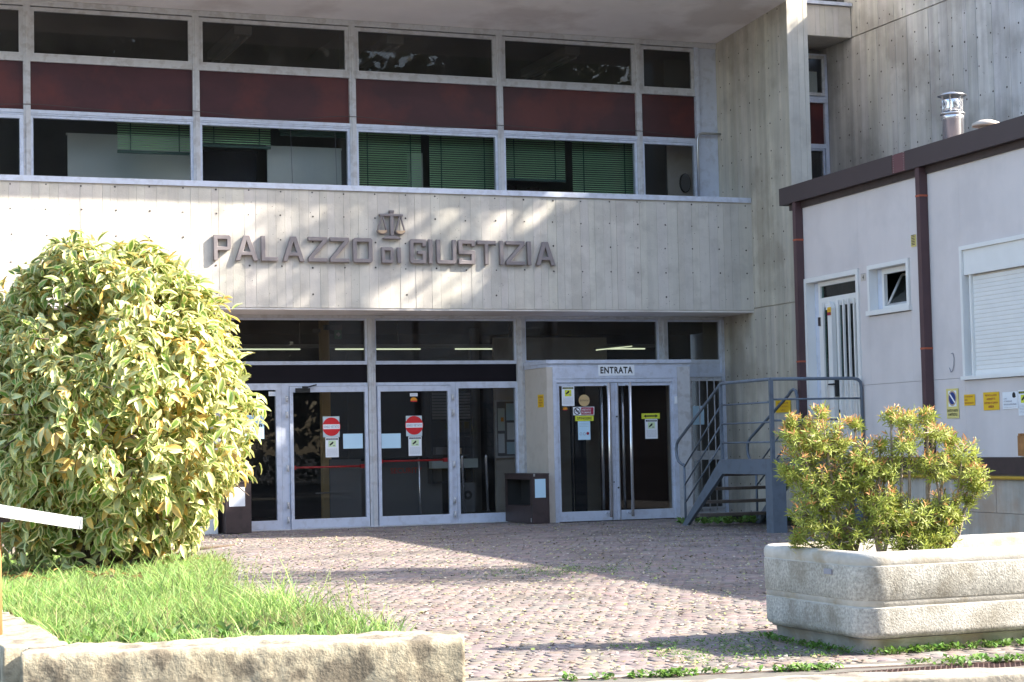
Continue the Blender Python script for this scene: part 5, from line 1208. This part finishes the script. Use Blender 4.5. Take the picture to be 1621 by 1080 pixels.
def along(a, b, s0, s1, n, spread, z=0.):
    a = np.array(a[:3], float); b = np.array(b[:3], float); t = rng.uniform(s0, s1, n)[:, None]; p = a+(b-a)*t+rng.normal(0, spread, (n, 3)); p[:, 2] = z; return p
K0n, K1n, knn = np.array(K0), np.array(K1), np.array(kn)
w1 = along(K0n+knn*.25, K1n+knn*.25, .15, .40, 120, .022, -.01); w1 = w1[(np.sin(w1[:, 0]*9)+rng.normal(0, .6, len(w1))) > -.2]
w2 = along(K0n+knn*.30, K1n+knn*.30, .46, .92, 150, .045, -.01); w3 = along((5.66, 9.10), (5.75, 9.05), 0, 1, 1, .02) if False else along((5.72, 9.16, 0), (6.9, 9.10, 0), 0, 1, 110, .03, 0.)
w4 = along((5.60, 9.2, 0), (5.60, 10.3, 0), 0, 1, 40, .03, 0.)
weeds('kerb_weeds', np.concatenate([w1, w2]), (.018, .045), (.2, 1.3), 7)
weeds('planter_foot_weeds', np.concatenate([w3, w4]), (.015, .04), (.3, 1.6), 7)
w5 = np.stack([rng.uniform(4.6, 5.7, 420), rng.uniform(9.2, 10.4, 420), np.full(420, -.004)], 1); w6 = np.stack([rng.normal(7.0, .5, 300), rng.normal(16.6, .35, 300), np.full(300, -.004)], 1)
weeds('moss_tufts', np.concatenate([w5, w6]), (.008, .022), (.1, .9), 5)
weeds('stair_weeds', np.stack([rng.normal(13.0, .35, 60), rng.normal(24.6, .3, 60), np.zeros(60)], 1), (.05, .13), (.3, 1.5), 7)
# fallen petals and small leaves
n = 38000; p = np.stack([rng.uniform(2.6, 12.8, n), 8.9+18.5*rng.uniform(0, 1, n)**1.5], 1); dens = np.array([noise.noise(Vector((a*.5, b*.35, 3)))*.5+.55 for a, b in p]); p = p[rng.uniform(0, 1, n) < dens]; n = len(p)
p = p[(p[:, 1] > front_y(p[:, 0])+.1) & ~((p[:, 0] > 5.5) & (p[:, 1] < 10.45)) & (p[:, 0] < 12.8) & ~((p[:, 0] > 10.9) & (p[:, 1] > 26.6)) & ~inside(p, bed)]; n = len(p)
a = rng.uniform(0, 6.28, n); s = rng.uniform(.004, .014, n); pz = np.concatenate([p, rng.uniform(.002, .008, (n, 1))], 1)
V = place(np.array([(-.5, -.35, 0), (.5, -.5, .15), (.45, .5, .05), (-.5, .4, .25)]), pz, np.stack([np.cos(a), np.sin(a), np.zeros(n)], 1), np.tile(np.array([0, 0, 1.]), (n, 1))+rng.normal(0, .25, (n, 3)), s*2)
c = np.array([.36, .33, .18])*rng.uniform(.6, 1.3, (n, 1))*(1+rng.normal(0, .08, (n, 3))); gr = rng.uniform(0, 1, n) < .15; c[gr] = np.array([.35, .42, .12]); wh = rng.uniform(0, 1, n) < .3; c[wh] = np.array([.42, .39, .33])
solo('fallen_petals', np_mesh('fallen_petals', V, np.array([(0, 1, 2, 3)]), c, M['litter']), None, kind='stuff')

# ================================================================== trees around the square (reflected in the panes, shading the band)
def crown_mesh(seed, n, rx, rz, size, holes=.0):
    r2 = np.random.default_rng(seed); cl = unit(r2.normal(0, 1, (60, 3)))*np.array([rx, rx, rz])*r2.uniform(.1, 1, (60, 1))
    k = r2.integers(0, 60, n); p = cl[k]+r2.normal(0, rx*.17, (n, 3)); d = unit(r2.normal(0, 1, (n, 3))); nn_ = unit(r2.normal(0, 1, (n, 3)))
    V = place(np.array([(-.3, 0, 0), (.3, .1, 0), (.25, 1, .1), (-.3, .9, .0)]), p, d, nn_, r2.uniform(size*.7, size*1.3, n))
    return np_mesh('crown', V, np.array([(0, 1, 2, 3)]), None, M['leaft'])
CR = [crown_mesh(1, 15000, 3.4, 5.4, .32), crown_mesh(2, 15000, 3.6, 5.4, .32)]
CS = crown_mesh(3, 1500, 2.2, 2.6, .22); CS2 = crown_mesh(8, 700, 2.4, 2.4, .22)
def tree(x, y, h, s, cm, label):
    t = thing('street_tree', label, 'tree', (x, y, 0), None, 'trees standing around the square')
    part('trunk', MB().tube([(x, y, -.1), (x+.1, y, h*.3), (x, y+.15, h*.62)], [.26*s, .2*s, .1*s], 10), M['bark'], t)
    o = _link('crown', cm, t); o.location = Vector((x, y, h*.62))-FR[t.name]; o.scale = (s, s, s); o.rotation_euler = (0, 0, x*1.3)
lab = ['leafy street tree far across the street, nearest to the low wall side', 'leafy street tree across the street mirrored in the door panes', 'leafy street tree across the street mirrored in the middle windows', 'tall street tree across the street mirrored in the upper windows', 'leafy street tree across the street beyond the prefab building', 'leafy street tree at the far corner of the street']
for i, (x, y, h, s) in enumerate([(6.5, -11, 17, 1.7), (13.5, -14, 18, 1.8), (20, -10, 16, 1.6), (27, -15, 18, 1.8), (33, -10, 17, 1.6), (40, -14, 17, 1.6)]):
    tree(x, y, h, s, CR[i % 2], lab[i])
tree(19.5, 20.5, 22.6, .62, CS, 'slender tree behind the right wing casting soft shade on the band')
tree(22.6, 20.2, 22.5, .80, CS2, 'unseen slender tree added behind the right wing to soften the shade edge on the band')  # added crown breaking up the hard shadow edge of the wing
tree(21.0, 9.2, 20.3, .60, CS, 'slender tree behind the prefab building casting streaks of shade on the paving')
# hedge along the far side of the street
n = 5000; V = place(np.array([(-.3, 0, 0), (.3, .1, 0), (.25, 1, .1), (-.3, .9, .0)]), np.stack([rng.uniform(-2, 42, n), rng.normal(-7.2, .5, n), rng.uniform(0, 2.4, n)], 1), unit(rng.normal(0, 1, (n, 3))), unit(rng.normal(0, 1, (n, 3))), rng.uniform(.15, .3, n))
solo('hedge', np_mesh('hedge', V, np.array([(0, 1, 2, 3)]), None, M['leaft']), None, 'long bushy green border along the far side of the street', 'hedge', (20, -7.2, 0))
